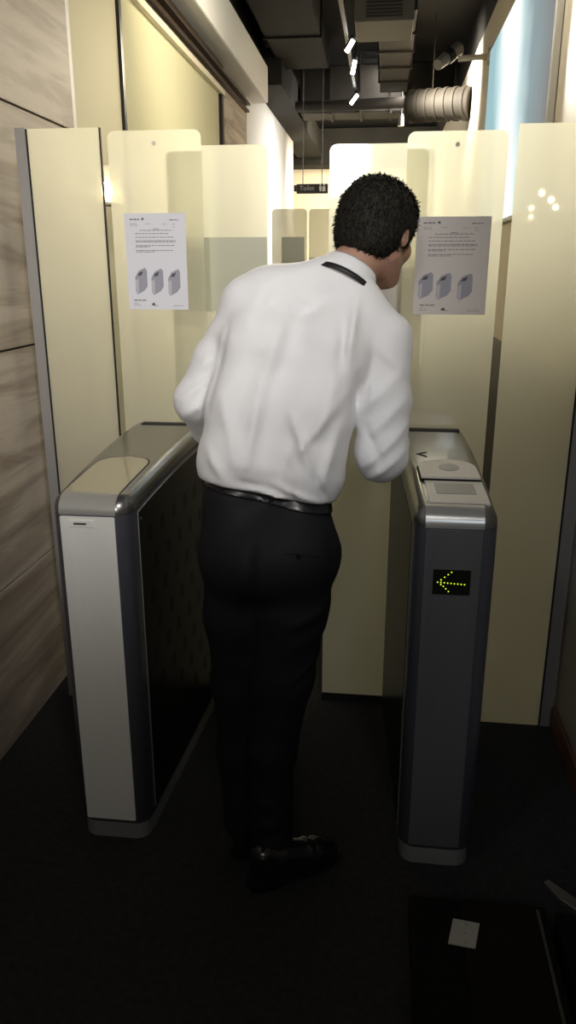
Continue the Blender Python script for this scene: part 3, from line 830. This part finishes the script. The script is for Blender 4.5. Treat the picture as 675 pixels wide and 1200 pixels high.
# ================================================================== FLOOR ITEMS, LOWER RIGHT
t = empty('floor_box', (0.27, 1.33, 0), 'low dark brown box on the floor at the lower right with pale rim', 'box')
bm = bmesh.new(); bbox(bm, (0.115, 1.12, 0.0), (0.44, 1.535, 0.06), 0.006); link('body', bm, M['crateblack'], t)
bm = bmesh.new(); bbox(bm, (0.235, 1.125, 0.056), (0.412, 1.53, 0.066), 0.003); link('lid', bm, M['crate'], t)
bm = bmesh.new(); bbox(bm, (0.412, 1.12, 0.05), (0.420, 1.515, 0.070), 0.002); link('rim', bm, mat('dull_rim', (0.05, 0.047, 0.04), 0.5), t)
z = 0.067
def onz(px, py, z):
    d = _f*900 + _r*(px-337.5) - _u*(py-600); return np.array([0, 0, H]) + d*(z-H)/d[2]
bm = bmesh.new()
cs = [onz(x, y, z) for x, y in ((531, 1077), (562, 1083), (557, 1112), (525, 1106))]
prism(bm, [(c[0], c[1]) for c in cs], 'z', z-0.0005, z+0.0022)
o = link('white_card', bm, M['tag']); recentre(o); tag(o, 'small square white card lying on the dark box on the floor', 'card')
bm = bmesh.new()
for u, v in ((0.5, 0.85), (0.55, 0.5), (0.62, 0.15)):
    p = cs[0]*(1-u)*(v) + cs[1]*u*v + cs[2]*u*(1-v) + cs[3]*(1-u)*(1-v)
    tube(bm, (p[0], p[1], z+0.002), (p[0], p[1], z+0.0032), 0.002, seg=8)
link('printed_dots', bm, M['ink'], o)
bm = bmesh.new(); bbox(bm, (0.455, 1.05, 0.0), (0.50, 1.505, 0.075), 0.004)
o = link('floor_post', bm, M['crateblack']); o.name = 'floor_rail'; recentre(o); tag(o, 'black rail on the floor at the lower right edge beside the box', 'rail')
s_ = [onz(x, y, 0.02) for x, y in ((637, 1033), (643, 1030), (690, 1062), (690, 1076), (655, 1052))]
bm = bmesh.new(); prism(bm, [(c[0], c[1]) for c in s_], 'z', 0.0, 0.02)
bmesh.ops.bevel(bm, geom=bm.edges[:], offset=0.002, segments=1, affect='EDGES')
o = link('metal_strip', bm, M['strip']); recentre(o); tag(o, 'dull silver metal strip on the dark floor below the right wall', 'metal strip')

# ================================================================== THE MAN
man = empty('person', (-0.25, 1.68, 0), 'man in white shirt and black trousers leaning forward between the turnstiles', 'person')

J = dict(
    wl=(at(281, 575, 1.745), .086), wr=(at(347, 585, 1.745), .086),
    bl=(at(282, 543, 1.755), .098), br=(at(353, 552, 1.755), .098),
    ml=(at(291, 480, 1.79), .097), mr=(at(365, 485, 1.79), .097),
    cl=(at(309, 405, 1.85), .100), cr=(at(388, 415, 1.85), .100),
    ul=(at(318, 358, 1.90), .082), ur=(at(412, 380, 1.90), .080),
    sl=(at(288, 357, 1.885), .056), sr=(at(449, 399, 1.885), .064),
    nb=(at(399, 330, 1.915), .056),
)
ARML = [(at(290, 358, 1.885), .055), (at(255, 420, 1.87), .054), (at(229, 470, 1.845), .050), (at(245, 500, 1.94), .046), (at(268, 520, 2.06), .036)]
ARMR = [(at(450, 401, 1.885), .064), (at(449, 470, 1.85), .064), (at(447, 534, 1.81), .060), (at(455, 520, 1.91), .048), (at(456, 505, 2.03), .037)]

# folds of the shirt: (x0,y0,x1,y1, amplitude, width) along the back
FOLDS = [
    (296, 535, 309, 452, .006, .013), (309, 452, 334, 365, .005, .016), (275, 500, 300, 420, -.004, .018),
    (345, 482, 368, 540, .007, .012), (346, 530, 404, 462, .006, .013), (330, 560, 352, 500, -.004, .012),
    (408, 420, 417, 352, .007, .012), (398, 440, 404, 380, -.006, .012), (374, 500, 400, 430, .004, .015),
    (305, 562, 345, 578, .007, .008), (325, 556, 380, 580, .005, .007), (285, 552, 330, 570, -.004, .008),
    (340, 345, 390, 372, .003, .014), (262, 460, 290, 545, .004, .016), (380, 560, 398, 500, .006, .012),
    (250, 520, 270, 550, .005, .012), (300, 380, 322, 335, -.004, .014), (385, 585, 372, 545, -.005, .008), (352, 588, 346, 560, -.004, .007),
    (245, 480, 262, 385, -.004, .008), (414, 490, 420, 440, -.005, .009),
]
SLEEVE = [
    (421, 520, 475, 470, .005, .010), (425, 545, 478, 500, .006, .009), (430, 562, 474, 528, .005, .008), (424, 480, 470, 440, .004, .012),
    (445, 410, 478, 440, .004, .013), (428, 500, 450, 545, -.005, .009), (440, 430, 432, 480, .005, .010),
    (210, 470, 250, 440, .005, .010), (225, 440, 262, 400, .004, .012), (212, 490, 245, 470, .004, .009), (245, 420, 272, 372, -.004, .011),
]
def folds(X, Z, L, Y0):
    d = np.zeros_like(X)
    for x0, y0, x1, y1, a, w in L:
        p, q = at(x0, y0, Y0), at(x1, y1, Y0)
        dx, dz = q[0]-p[0], q[2]-p[2]; L2 = dx*dx+dz*dz
        t = ((X-p[0])*dx + (Z-p[2])*dz)/L2
        tc = np.clip(t, 0, 1)
        ex, ez = X-p[0]-tc*dx, Z-p[2]-tc*dz
        fall = np.exp(-(ex*ex+ez*ez)/(w*w))
        d += a*fall*(0.35+0.65*np.sin(PI*np.clip(tc, 0.02, 0.98)))
    return d

def torso(X, Y, Z, g=0.0):
    j = lambda k: (J[k][0], J[k][1]+g)
    L_ = chain(X, Y, Z, [j('wl'), j('bl'), j('ml'), j('cl'), j('ul')], .03)
    R_ = chain(X, Y, Z, [j('wr'), j('br'), j('mr'), j('cr'), j('ur')], .03)
    d = smin(L_, R_, .05)
    for a, b in (('ul', 'sl'), ('ur', 'sr'), ('ul', 'nb'), ('ur', 'nb'), ('nb', 'sl'), ('nb', 'sr')):
        d = smin(d, rcone(X, Y, Z, J[a][0], J[b][0], J[a][1]+g-(.0 if a != 'nb' else .004), J[b][1]+g-(.012 if b in 'slsr' and a == 'nb' else .0)), .035)
    return d

def hem_plane(X, Y, Z, dz=0.0):
    a, b = at(236, 566, 1.66), at(388, 596, 1.66)
    n = np.array([-(b[2]-a[2]), 0.0, b[0]-a[0]]); n /= np.linalg.norm(n)
    n = n + np.array([0, 0.12, 0]); n /= np.linalg.norm(n)
    p0 = (a+b)/2
    return -((X-p0[0])*n[0] + (Y-p0[1])*n[1] + (Z-p0[2])*n[2]) - dz      # >0 below the hem

neck_a, neck_b = at(406, 325, 1.93), at(432, 275, 1.975)
ndir = neck_b-neck_a; ndir /= np.linalg.norm(ndir)

def shirt_fn(X, Y, Z):
    d = torso(X, Y, Z) - 2.0*folds(X, Z, FOLDS, 1.74)*np.clip((1.95-Y)/0.15, 0, 1)
    a = smin(chain(X, Y, Z, ARML, .02), chain(X, Y, Z, ARMR, .02), .001) - 1.7*folds(X, Z, SLEEVE, 1.78)
    d = smin(d, a, .022)
    d -= 0.0016*np.sin(37*X+11*Z+3*np.sin(23*Z))*np.sin(19*Z-13*X+2)
    d = smax(d, hem_plane(X, Y, Z), .006)
    # open neck: cut the shirt above the collar line
    c = (X-neck_a[0])*ndir[0] + (Y-neck_a[1])*ndir[1] + (Z-neck_a[2])*ndir[2] - 0.012
    r = np.sqrt((X-neck_a[0])**2+(Y-neck_a[1])**2+(Z-neck_a[2])**2) - 0.11
    d = smax(d, -smax(-c, r, .005), .004)
    return d
v, f = surface_net(shirt_fn, (-0.76, 1.50, 0.93), (0.20, 2.16, 1.66), 0.0068)
shirt = link('shirt', net_mesh('shirt', [(v, f)]), M['shirt'], man, smooth=True)

# cuffs
for arm in (ARML, ARMR):
    a, ra = arm[-2]; b, rb = arm[-1]; d = (b-a)/np.linalg.norm(b-a)
    bm = bmesh.new()
    q = Vector(d).to_track_quat('Z', 'Y').to_matrix(); prof = [(-0.045, rb+.0045), (-0.02, rb+.0055), (0.025, rb+.004), (0.032, rb+.001), (0.03, rb-.008)]
    rings = [[bm.verts.new(Vector(b+d*s) + q @ Vector((r*math.cos(t*2*PI/28), r*math.sin(t*2*PI/28), 0))) for t in range(28)] for s, r in prof]
    for A, B in zip(rings[:-1], rings[1:]):
        for i in range(28): bm.faces.new((A[i], A[(i+1) % 28], B[(i+1) % 28], B[i]))
    bmesh.ops.recalc_face_normals(bm, faces=bm.faces[:])
    link('cuff', bm, M['shirt'], shirt, smooth=True)

# collar: a stand with a folded-over leaf, open at the front
Rn = np.array([ndir, ndir, ndir])
side = np.cross(ndir, np.array([0.25, 1.0, 0])); side /= np.linalg.norm(side)
frontv = np.cross(side, ndir); frontv /= np.linalg.norm(frontv)
if frontv[1] < 0: frontv = -frontv
def ring_pt(t, rx, ry, s, lean=0.0):
    c = neck_a + ndir*s
    return c + side*rx*math.cos(t) + frontv*ry*math.sin(t)
bm = bmesh.new(); n = 56
prof = [(-0.018, 0.066), (0.022, 0.0625), (0.028, 0.064), (0.022, 0.068), (0.004, 0.0745), (-0.010, 0.078), (-0.012, 0.0755)]
rings = []
for s, r in prof:
    rings.append([bm.verts.new(ring_pt(-1.5*PI + 0.10 + (2*PI-0.2)*i/n, r, r*1.03, s + 0.010*(math.sin(-1.5*PI+0.1+(2*PI-0.2)*i/n) < 0)*0 )) for i in range(n+1)])
for A, B in zip(rings[:-1], rings[1:]):
    for i in range(n): bm.faces.new((A[i], A[i+1], B[i+1], B[i]))
bmesh.ops.recalc_face_normals(bm, faces=bm.faces[:])
link('collar', bm, M['shirt'], shirt, smooth=True)

# lanyard ribbon round the collar, hanging down the chest with a card
bm = bmesh.new()
rows = []
for i in range(65):
    t = 2*PI*i/64
    dip = -0.012 - 0.02*max(0, math.sin(t))
    rows.append([bm.verts.new(ring_pt(t, 0.079, 0.081, dip)), bm.verts.new(ring_pt(t, 0.0815, 0.084, dip)), bm.verts.new(ring_pt(t, 0.086, 0.089, dip-0.014)), bm.verts.new(ring_pt(t, 0.083, 0.086, dip-0.014))])
for A, B in zip(rows[:-1], rows[1:]):
    for k in range(4): bm.faces.new((A[k], A[(k+1) % 4], B[(k+1) % 4], B[k]))
pf = ring_pt(PI/2, 0, 0.088, -0.04)
chest = pf + np.array([-0.02, 0.035, -0.30])
for sx in (-1, 1):
    a = pf + side*0.03*sx; 
    tube(bm, a, chest, 0.004, seg=8)
bmesh.ops.recalc_face_normals(bm, faces=bm.faces[:])
lan = link('lanyard', bm, M['lanyard'], man, smooth=True)
bm = bmesh.new(); bbox(bm, (chest[0]-0.028, chest[1]-0.002, chest[2]-0.09), (chest[0]+0.028, chest[1]+0.002, chest[2]), 0.0015); link('badge', bm, M['cardplastic'], lan)

# trousers
HL, HR = at(285, 640, 1.735), at(344, 646, 1.715)
LEGL = [(at(285, 655, 1.735), .100), (at(280, 720, 1.745), .084), (at(279, 800, 1.75), .064), (at(281, 880, 1.74), .056), (at(285, 962, 1.72), .052)]
LEGR = [(at(344, 650, 1.715), .104), (at(340, 710, 1.71), .090), (at(331, 790, 1.70), .076), (at(318, 880, 1.665), .058), (at(319, 985, 1.635), .054)]
TF = [(338, 735, 382, 722, .006, .010), (345, 800, 384, 772, .006, .009), (330, 765, 376, 752, .004, .012), (332, 815, 370, 792, -.005, .009), (345, 745, 378, 738, -.005, .008),
      (352, 830, 345, 900, .003, .012), (300, 930, 330, 945, .005, .008), (300, 962, 336, 955, .005, .008), (306, 975, 332, 968, -.004, .007), (392, 672, 384, 640, -.006, .008), (296, 640, 294, 720, -.010, .012)]
def trouser_fn(X, Y, Z, g=0.0):
    w = smin(rcone(X, Y, Z, at(279, 586, 1.745), at(284, 640, 1.735), .086+g, .102+g), rcone(X, Y, Z, at(345, 598, 1.745), at(345, 640, 1.715), .086+g, .106+g), .05)
    # seat
    w = smin(w, ellip(X, Y, Z, at(318, 655, 1.70), np.eye(3), (.15+g, .115+g, .11+g)), .05)
    d = smin(w, chain(X, Y, Z, [(p, r+g) for p, r in LEGL], .03), .035)
    d2 = chain(X, Y, Z, [(p, r+g) for p, r in LEGR], .03)
    return smin(d, d2, .02)
def belt_z(X, Y, Z):
    a, b = at(236, 566, 1.66), at(388, 601, 1.66)
    n = np.array([-(b[2]-a[2]), 0.0, b[0]-a[0]]); n /= np.linalg.norm(n); n = n + np.array([0, .12, 0]); n /= np.linalg.norm(n)
    p0 = (a+b)/2
    return (X-p0[0])*n[0] + (Y-p0[1])*n[1] + (Z-p0[2])*n[2]
foot_cut = lambda X, Y, Z: 0.045 - Z
def trousers_shape(X, Y, Z):
    d = trouser_fn(X, Y, Z) - folds(X, Z, TF, 1.62)
    d = smax(d, belt_z(X, Y, Z) - 0.034, .004)
    hz = np.where(X > -0.27, 0.050, 0.055)
    return smax(d, hz - Z, .008)
v, f = surface_net(trousers_shape, (-0.52, 1.52, 0.02), (0.04, 1.90, 1.10), 0.0085)
tro = link('trousers', net_mesh('trousers', [(v, f)]), M['trousers'], man, smooth=True)
# belt
def belt_fn(X, Y, Z):
    d = trouser_fn(X, Y, Z, .005)
    s = np.abs(belt_z(X, Y, Z)) - 0.0155
    return smax(d, s, .003)
v, f = surface_net(belt_fn, (-0.50, 1.58, 0.90), (0.02, 1.92, 1.10), 0.0036)
belt = link('belt', net_mesh('belt', [(v, f)]), M['belt'], man, smooth=True)
p = at(318, 586, 1.845); bm = bmesh.new()
prism(bm, rrect(p[0]-0.024, p[2]-0.02, p[0]+0.024, p[2]+0.02, 0.004), 'y', 1.846, 1.856); link('buckle', bm, M['buckle'], belt)
# belt loops + pocket welt and button on the seat
def surf_Y(fn, x, z, y0=1.45, y1=1.8):
    ys = np.linspace(y0, y1, 400); vals = fn(np.full(400, x), ys, np.full(400, z))
    k = np.argmax(vals < 0); return ys[k]
for (lx, ly) in ((262, 573), (318, 588), (364, 597)):
    p = at(lx, ly, 1.655); y = surf_Y(belt_fn, p[0], p[2]); p = at(lx, ly, y)
    bm = bmesh.new(); bbox(bm, (p[0]-0.006, y-0.005, p[2]-0.024), (p[0]+0.006, y+0.004, p[2]+0.022), 0.002); link('belt_loop', bm, M['trousers'], tro)
def on_seat(px, py):
    y = 1.62
    for _ in range(4):
        p = at(px, py, y); y = surf_Y(trouser_fn, p[0], p[2])
    return at(px, py, y), y
bm = bmesh.new()
for a, b in (((332, 648), (376, 652)),):
    for i in range(12):
        (p, y1), (q, y2) = on_seat(a[0]+(b[0]-a[0])*i/12, a[1]+(b[1]-a[1])*i/12), on_seat(a[0]+(b[0]-a[0])*(i+1)/12, a[1]+(b[1]-a[1])*(i+1)/12)
        tube(bm, p, q, 0.0022, seg=6)
link('pocket_welt', bm, M['trousers'], tro)
p, y = on_seat(350, 652); bm = bmesh.new(); tube(bm, (p[0], y-0.004, p[2]), (p[0], y+0.001, p[2]), 0.006, seg=14); link('pocket_button', bm, M['shoe'], tro)

# shoes
def shoe(name, heel, toe):
    heel, toe = np.array(heel, float), np.array(toe, float)
    d = toe-heel; L = np.linalg.norm(d); d /= L
    n = np.array([-d[1], d[0]])
    def loc(X, Y): 
        x, y = X-heel[0], Y-heel[1]
        return x*d[0]+y*d[1], x*n[0]+y*n[1]
    P = lambda u, v, z: np.array([heel[0]+d[0]*u+n[0]*v, heel[1]+d[1]*u+n[1]*v, z])
    def up(X, Y, Z):
        a = chain(X, Y, Z, [(P(.038, 0, .045), .036), (P(.12, 0, .045), .037), (P(.19, 0.002, .030), .040), (P(L-.035, 0.002, .026), .026)], .03)
        a = smin(a, chain(X, Y, Z, [(P(.04, 0, .09), .036), (P(.075, 0, .07), .042)], .03), .025)
        u, v = loc(X, Y)
        a = smin(a, rcone(X, Y, Z, P(.09, 0, .075), P(.17, 0, .048), .030, .030), .03)
        a = a - 0.0025*np.exp(-((u-.165)/.006)**2) + 0.002*np.exp(-((u-.18)/.005)**2)      # vamp creases
        return smax(a, 0.014-Z, .003)
    lo = np.minimum(heel, toe)-.06; hi = np.maximum(heel, toe)+.06
    v, f = surface_net(up, (lo[0], lo[1], 0.0), (hi[0], hi[1], 0.15), 0.0045)
    o = link(name, net_mesh(name, [(v, f)]), M['shoe'], man, smooth=True)
    bm = bmesh.new()
    out = []
    prof = [(-.002, .014), (.005, .026), (.02, .033), (.05, .036), (.09, .033), (.13, .037), (.18, .043), (.22, .039), (L-.03, .028), (L-.008, .014), (L, .004)]
    out = [P(u, w, 0)[:2] for u, w in prof] + [P(u, -w, 0)[:2] for u, w in prof[::-1]]
    prism(bm, [tuple(p) for p in out], 'z', 0.003, 0.015)
    heelp = [P(u, w, 0)[:2] for u, w in prof[:5]] + [P(u, -w, 0)[:2] for u, w in prof[:5][::-1]]
    prism(bm, [tuple(p) for p in heelp], 'z', 0.0, 0.012)
    link('sole', bm, M['sole'], o)
    bm = bmesh.new()
    for k in range(4):
        u = .105+.016*k; z = .098-.0085*k
        tube(bm, P(u, -.016, z), P(u+.003, .016, z), .0022, seg=6)
    link('laces', bm, M['sole'], o)
shoe('shoe', (-0.286, 1.570), (-0.062, 1.722))
shoe('shoe', (-0.335, 1.668), (-0.245, 1.925))

# head, neck and hidden body in one mesh
HC = at(442, 274, 2.00)
Fd = np.array([0.50, 0.80, -0.40]); Fd /= np.linalg.norm(Fd)
Uh = np.array([0.10, 0.30, 1.0]); Uh -= Fd*(Uh @ Fd); Uh /= np.linalg.norm(Uh)
Rh = np.cross(Fd, Uh)
RF = np.array([Fd, Rh, Uh])          # local axes: forward, right, up
def hp(f, r, u): return HC + Fd*f + Rh*r + Uh*u
def head_fn(X, Y, Z):
    d = ellip(X, Y, Z, hp(-.004, 0, .022), RF, (.096, .076, .092))
    d = smin(d, ellip(X, Y, Z, hp(.028, 0, -.040), RF, (.064, .058, .072)), .03)
    d = smin(d, rcone(X, Y, Z, hp(.07, 0, -.088), hp(.078, 0, -.082), .020, .018), .03)          # chin
    for s in (-1, 1):
        d = smin(d, rcone(X, Y, Z, hp(.0, s*.052, -.062), hp(.06, s*.025, -.092), .016, .016), .025)  # jaw line
        d = smin(d, ellip(X, Y, Z, hp(.062, s*.040, -.022), RF, (.022, .022, .020)), .02)         # cheek
        e = ellip(X, Y, Z, hp(-.004, s*.080, -.012), RF, (.017, .009, .030))
        e = smax(e, -ellip(X, Y, Z, hp(.0, s*.089, -.010), RF, (.010, .006, .018)), .004)
        d = smin(d, e, .006)                                                                      # ear
        d = smax(d, -ellip(X, Y, Z, hp(.094, s*.033, .004), RF, (.016, .017, .011)), .012)        # eye socket
        d = smin(d, rcone(X, Y, Z, hp(.087, s*.012, .022), hp(.078, s*.048, .020), .007, .006), .012)
        d = smin(d, ellip(X, Y, Z, hp(.083, s*.033, .004), RF, (.012, .0145, .0115)), .003)       # eyelid
        d = smin(d, ellip(X, Y, Z, hp(.100, s*.012, -.033), RF, (.010, .008, .007)), .006)
    d = smin(d, rcone(X, Y, Z, hp(.092, 0, .012), hp(.112, 0, -.028), .008, .012), .012)          # nose
    d = smin(d, ellip(X, Y, Z, hp(.092, 0, -.056), RF, (.011, .026, .006)), .006)                 # lips
    d = smin(d, ellip(X, Y, Z, hp(.091, 0, -.067), RF, (.011, .022, .0065)), .005)
    d = smin(d, chain(X, Y, Z, [(neck_a-ndir*.06, .058), (neck_a+ndir*.01, .056), (hp(-.018, 0, -.045), .056)], .02), .03)
    return d
hv = surface_net(head_fn, tuple(HC-np.array([.20, .20, .26])), tuple(HC+np.array([.16, .17, .15])), 0.0045)
def body_fn(X, Y, Z):
    d = torso(X, Y, Z, -.016)
    t = trouser_fn(X, Y, Z, -.016)
    d = smin(d, t, .03)
    for arm in (ARML, ARMR): d = smin(d, chain(X, Y, Z, [(p, r-.014) for p, r in arm], .02), .02)
    return d
bv = surface_net(body_fn, (-0.76, 1.50, 0.06), (0.20, 2.16, 1.56), 0.013)
def hand(wrist, direction, palm_n, thumb_side):
    d = np.array(direction, float); d /= np.linalg.norm(d)
    n = np.array(palm_n, float); n -= d*(n @ d); n /= np.linalg.norm(n)
    s = np.cross(d, n)*thumb_side                     # towards the thumb
    P = lambda a, b, c: wrist + d*a + s*b + n*c       # along, across, out of the back of the hand
    def fn(X, Y, Z):
        e = chain(X, Y, Z, [(P(-.05, 0, 0), .025), (P(.005, 0, 0), .024)], .01)
        for b in (-.026, -.009, .009, .026):
            e = smin(e, rcone(X, Y, Z, P(.005, b*.75, 0), P(.082, b, .002), .014, .0125), .012)
        F = None
        for b, L in ((.028, (.038, .024, .019)), (.010, (.043, .028, .021)), (-.009, (.040, .026, .020)), (-.027, (.032, .020, .017))):
            a0 = P(.082, b, .002)
            p1 = a0 + d*L[0]*.94 - n*L[0]*.34 + s*b*.15; p2 = p1 + d*L[1]*.72 - n*L[1]*.69; p3 = p2 + d*L[2]*.5 - n*L[2]*.86
            g = chain(X, Y, Z, [(a0, .0105), (p1, .0098), (p2, .009), (p3, .0078)], .003)
            F = g if F is None else np.minimum(F, g)
        e = smin(e, F, .006)
        t0, t1, t2, t3 = P(.015, .018, -.006), P(.048, .050, -.016), P(.075, .060, -.024), P(.098, .058, -.032)
        e = smin(e, chain(X, Y, Z, [(t0, .016), (t1, .013), (t2, .0105), (t3, .0085)], .006), .010)
        return e
    c = wrist + d*.07
    return surface_net(fn, tuple(c-.15), tuple(c+.15), 0.0042)
dR = ARMR[-1][0]-ARMR[-2][0]; dL = ARML[-1][0]-ARML[-2][0]
hr = hand(ARMR[-1][0]+dR/np.linalg.norm(dR)*.03, dR + np.array([.0, 0, .03]), (0.2, 0, 1), -1)
hl = hand(ARML[-1][0]+dL/np.linalg.norm(dL)*.03, dL + np.array([.03, 0, -.02]), (-.3, 0, 1), 1)
body = link('body', net_mesh('body', [hv, bv, hr, hl]), M['skin'], man, smooth=True)
for s in (-1, 1):
    bm = bmesh.new(); e = hp(.0855, s*.033, .003); ball(bm, e, .0115, (1, 1, 1), 14)
    eo = link('eye', bm, M['eye'], body, smooth=True)
    bm = bmesh.new(); ball(bm, e+Fd*.0085, .0048, (1, 1, 1), 10); link('iris', bm, M['iris'], eo, smooth=True)

# hair: short, thick, cut square at the nape
def hair_fn(X, Y, Z):
    d = ellip(X, Y, Z, hp(-.010, 0, .030), RF, (.108, .092, .100))
    d = smin(d, ellip(X, Y, Z, hp(-.040, 0, -.022), RF, (.066, .080, .076)), .03)
    d = smin(d, ellip(X, Y, Z, hp(.045, 0, .082), RF, (.058, .062, .042)), .03)
    x, y, z = X-HC[0], Y-HC[1], Z-HC[2]
    f = Fd[0]*x+Fd[1]*y+Fd[2]*z; r = Rh[0]*x+Rh[1]*y+Rh[2]*z; u = Uh[0]*x+Uh[1]*y+Uh[2]*z
    # face opening: front of the head below the hairline, sideburn steps down in front of the ear
    face = smax(-(f-.046-0.25*np.clip(u, -.1, .1)), u-.055, .012)
    d = smax(d, -face, .008)
    # lower edge: rises from nape to above the ear
    edge = -.084 + np.clip((f+.03)*0.62, 0, .075)
    d = smax(d, edge-u, .012)
    ear = ellip(X, Y, Z, hp(.004, .084, -.024), RF, (.016, .03, .026)); ear = np.minimum(ear, ellip(X, Y, Z, hp(.004, -.084, -.024), RF, (.016, .03, .026)))
    d = smax(d, -ear, .008)
    th = np.arctan2(r, f)
    d -= 0.0011*np.sin(34*th+9*np.sin(40*u))*np.sin(70*u+5*th) + 0.0007*np.sin(170*f+30*r)*np.sin(150*r-40*u)
    return d
v, f = surface_net(hair_fn, tuple(HC-np.array([.15, .15, .13])), tuple(HC+np.array([.15, .15, .16])), 0.0042)
# short tufts lying over the cap of hair, combed back and down
rg = np.random.default_rng(5)
ctr = HC + Uh*.02
tri = v[f[:, :3]]; nr = np.cross(tri[:, 1]-tri[:, 0], tri[:, 2]-tri[:, 0]); nr /= (np.linalg.norm(nr, axis=1)[:, None]+1e-12)
cen = v[f].mean(1)
flip = ((cen-ctr)*nr).sum(1) < 0; nr[flip] *= -1
ok = np.nonzero(((cen-ctr)*nr).sum(1) > .045)[0]
pick = rg.choice(ok, 5200)
tv, tf = [], []
base0 = len(v)
for i in pick:
    c, n = cen[i], nr[i]
    comb = -Uh*.75 - Fd*.35 + rg.normal(0, .35, 3); comb -= n*(comb @ n); comb /= np.linalg.norm(comb)
    sd = np.cross(n, comb)
    L_ = rg.uniform(.008, .017); lift = rg.uniform(.12, .55); w_ = rg.uniform(.0009, .0016)
    tip = c + comb*L_ + n*L_*lift
    k = base0 + len(tv)
    q = c - n*.001
    tv += [q+sd*w_, q-sd*w_, q+n*w_*1.2+comb*.001, c + (comb*.55+n*lift*.75)*L_ + sd*w_*.7, c + (comb*.55+n*lift*.75)*L_ - sd*w_*.7, tip]
    tf += [(k, k+1, k+4, k+3), (k+1, k+2, k+4, k+4), (k+2, k, k+3, k+3), (k+3, k+4, k+5, k+5)]
hair_v = np.concatenate([v, np.array(tv)])
hair_f = [tuple(x) for x in f.tolist()] + [t if t[2] != t[3] else t[:3] for t in tf] + [(t[2], t[1], t[0]) for t in tf if t[2] != t[3] and False]
hme = bpy.data.meshes.new('hair'); hme.from_pydata(hair_v.tolist(), [], hair_f); hme.update()
link('hair', hme, M['hair'], man, smooth=True)

# ================================================================== LIGHT
def area(name, loc, target, size, power, col, spread=180, sy=None):
    l = bpy.data.lights.new(name, 'AREA'); l.energy = power; l.color = col; l.size = size
    if sy: l.shape = 'RECTANGLE'; l.size_y = sy
    l.spread = math.radians(spread)
    o = bpy.data.objects.new(name, l); C.objects.link(o); o.location = loc
    o.rotation_euler = (Vector(target)-Vector(loc)).to_track_quat('-Z', 'Y').to_euler()
    return o
def spot(name, loc, target, angle, power, col, blend=0.8, r=0.1):
    l = bpy.data.lights.new(name, 'SPOT'); l.energy = power; l.color = col; l.spot_size = math.radians(angle); l.spot_blend = blend; l.shadow_soft_size = r
    o = bpy.data.objects.new(name, l); C.objects.link(o); o.location = loc
    o.rotation_euler = (Vector(target)-Vector(loc)).to_track_quat('-Z', 'Y').to_euler()
    return o
WARM = (1.0, 0.88, 0.66)
NEUT = (1.0, 0.97, 0.93)
# corridor lamps beyond the gate, with added lights for the left glass
spot('corridor_spot_1', (-0.45, 5.1, 2.72), (-0.80, 2.42, 2.06), 48, 160, WARM, 1.0, 0.12)
spot('corridor_spot_2', (-0.25, 5.1, 2.72), (-0.25, 2.45, 2.28), 46, 200, WARM, 1.0, 0.15)
spot('corridor_spot_3', (0.30, 5.1, 2.72), (0.36, 2.42, 2.28), 46, 310, (1.0, .94, .82), 1.0, 0.12)
area('corridor_far', (-0.3, 9.4, 2.9), (-0.6, 12.4, 1.8), 1.0, 75, WARM, spread=110)
area('added_corridor_fill', (0.35, 4.4, 2.95), (-1.1, 4.4, 2.5), 0.6, 11, WARM, spread=90, sy=2.0)  # unseen light added to brighten the left storefront
area('corridor_white', (0.3, 8.4, 2.9), (-1.1, 8.6, 1.9), 0.6, 60, (1, .95, .88), spread=120, sy=1.6)
spot('wall_wash', (0.0, 6.6, 3.0), (0.64, 6.8, 2.8), 95, 330, (1, .93, .8), 1.0, .1)
spot('wall_wash_near', (0.0, 3.3, 3.0), (0.64, 3.2, 2.55), 80, 26, (1, .93, .8), 1.0, .1)
spot('added_window_wash', (-0.15, 3.9, 3.05), (-1.1, 4.5, 2.85), 90, 55, WARM, 1.0, 0.1)  # extra unseen spot added for the left glass and white beam
# unseen lights added on the lobby side
spot('added_side_spot', (-1.0, 0.2, 2.7), (0.64, 1.75, 0.85), 40, 22, (0.86, 0.92, 1.0), 1.0, 0.15)  # added to lift the near right wall and its reflection
spot('added_cool_rim_spot', (0.56, -0.7, 2.0), (0.34, 1.7, 0.75), 30, 18, (0.72, 0.84, 1.0), 0.9, 0.12)  # added for a cool rim on the right cabinet
spot('lobby_spot', (0.5, -0.3, 3.2), (-0.30, 1.85, 1.74), 40, 150, NEUT, 1.0, 0.2)
spot('added_front_spot', (-0.5, -2.7, 2.5), (-0.70, 1.7, 1.62), 24, 330, NEUT, 1.0, 0.3)  # added to brighten the left front plate, fading towards the floor
spot('lobby_wall_spot', (0.2, -0.2, 3.1), (-1.17, 1.9, 1.95), 70, 80, (1, .95, .88), 1.0, 0.25)
area('lobby_fill', (-0.2, -1.8, 3.2), (-0.2, 1.2, 0.5), 1.6, 13, NEUT)  # fill added to lift the dark floor and plinths

w = bpy.data.worlds.new('world'); bpy.context.scene.world = w; w.use_nodes = True
w.node_tree.nodes['Background'].inputs[0].default_value = (1, .93, .82, 1)
w.node_tree.nodes['Background'].inputs[1].default_value = 0.02

vs = bpy.context.scene.view_settings
vs.view_transform = 'Standard'; vs.look = 'None'; vs.gamma = 1; vs.use_curve_mapping = False
vs.exposure = 0.0
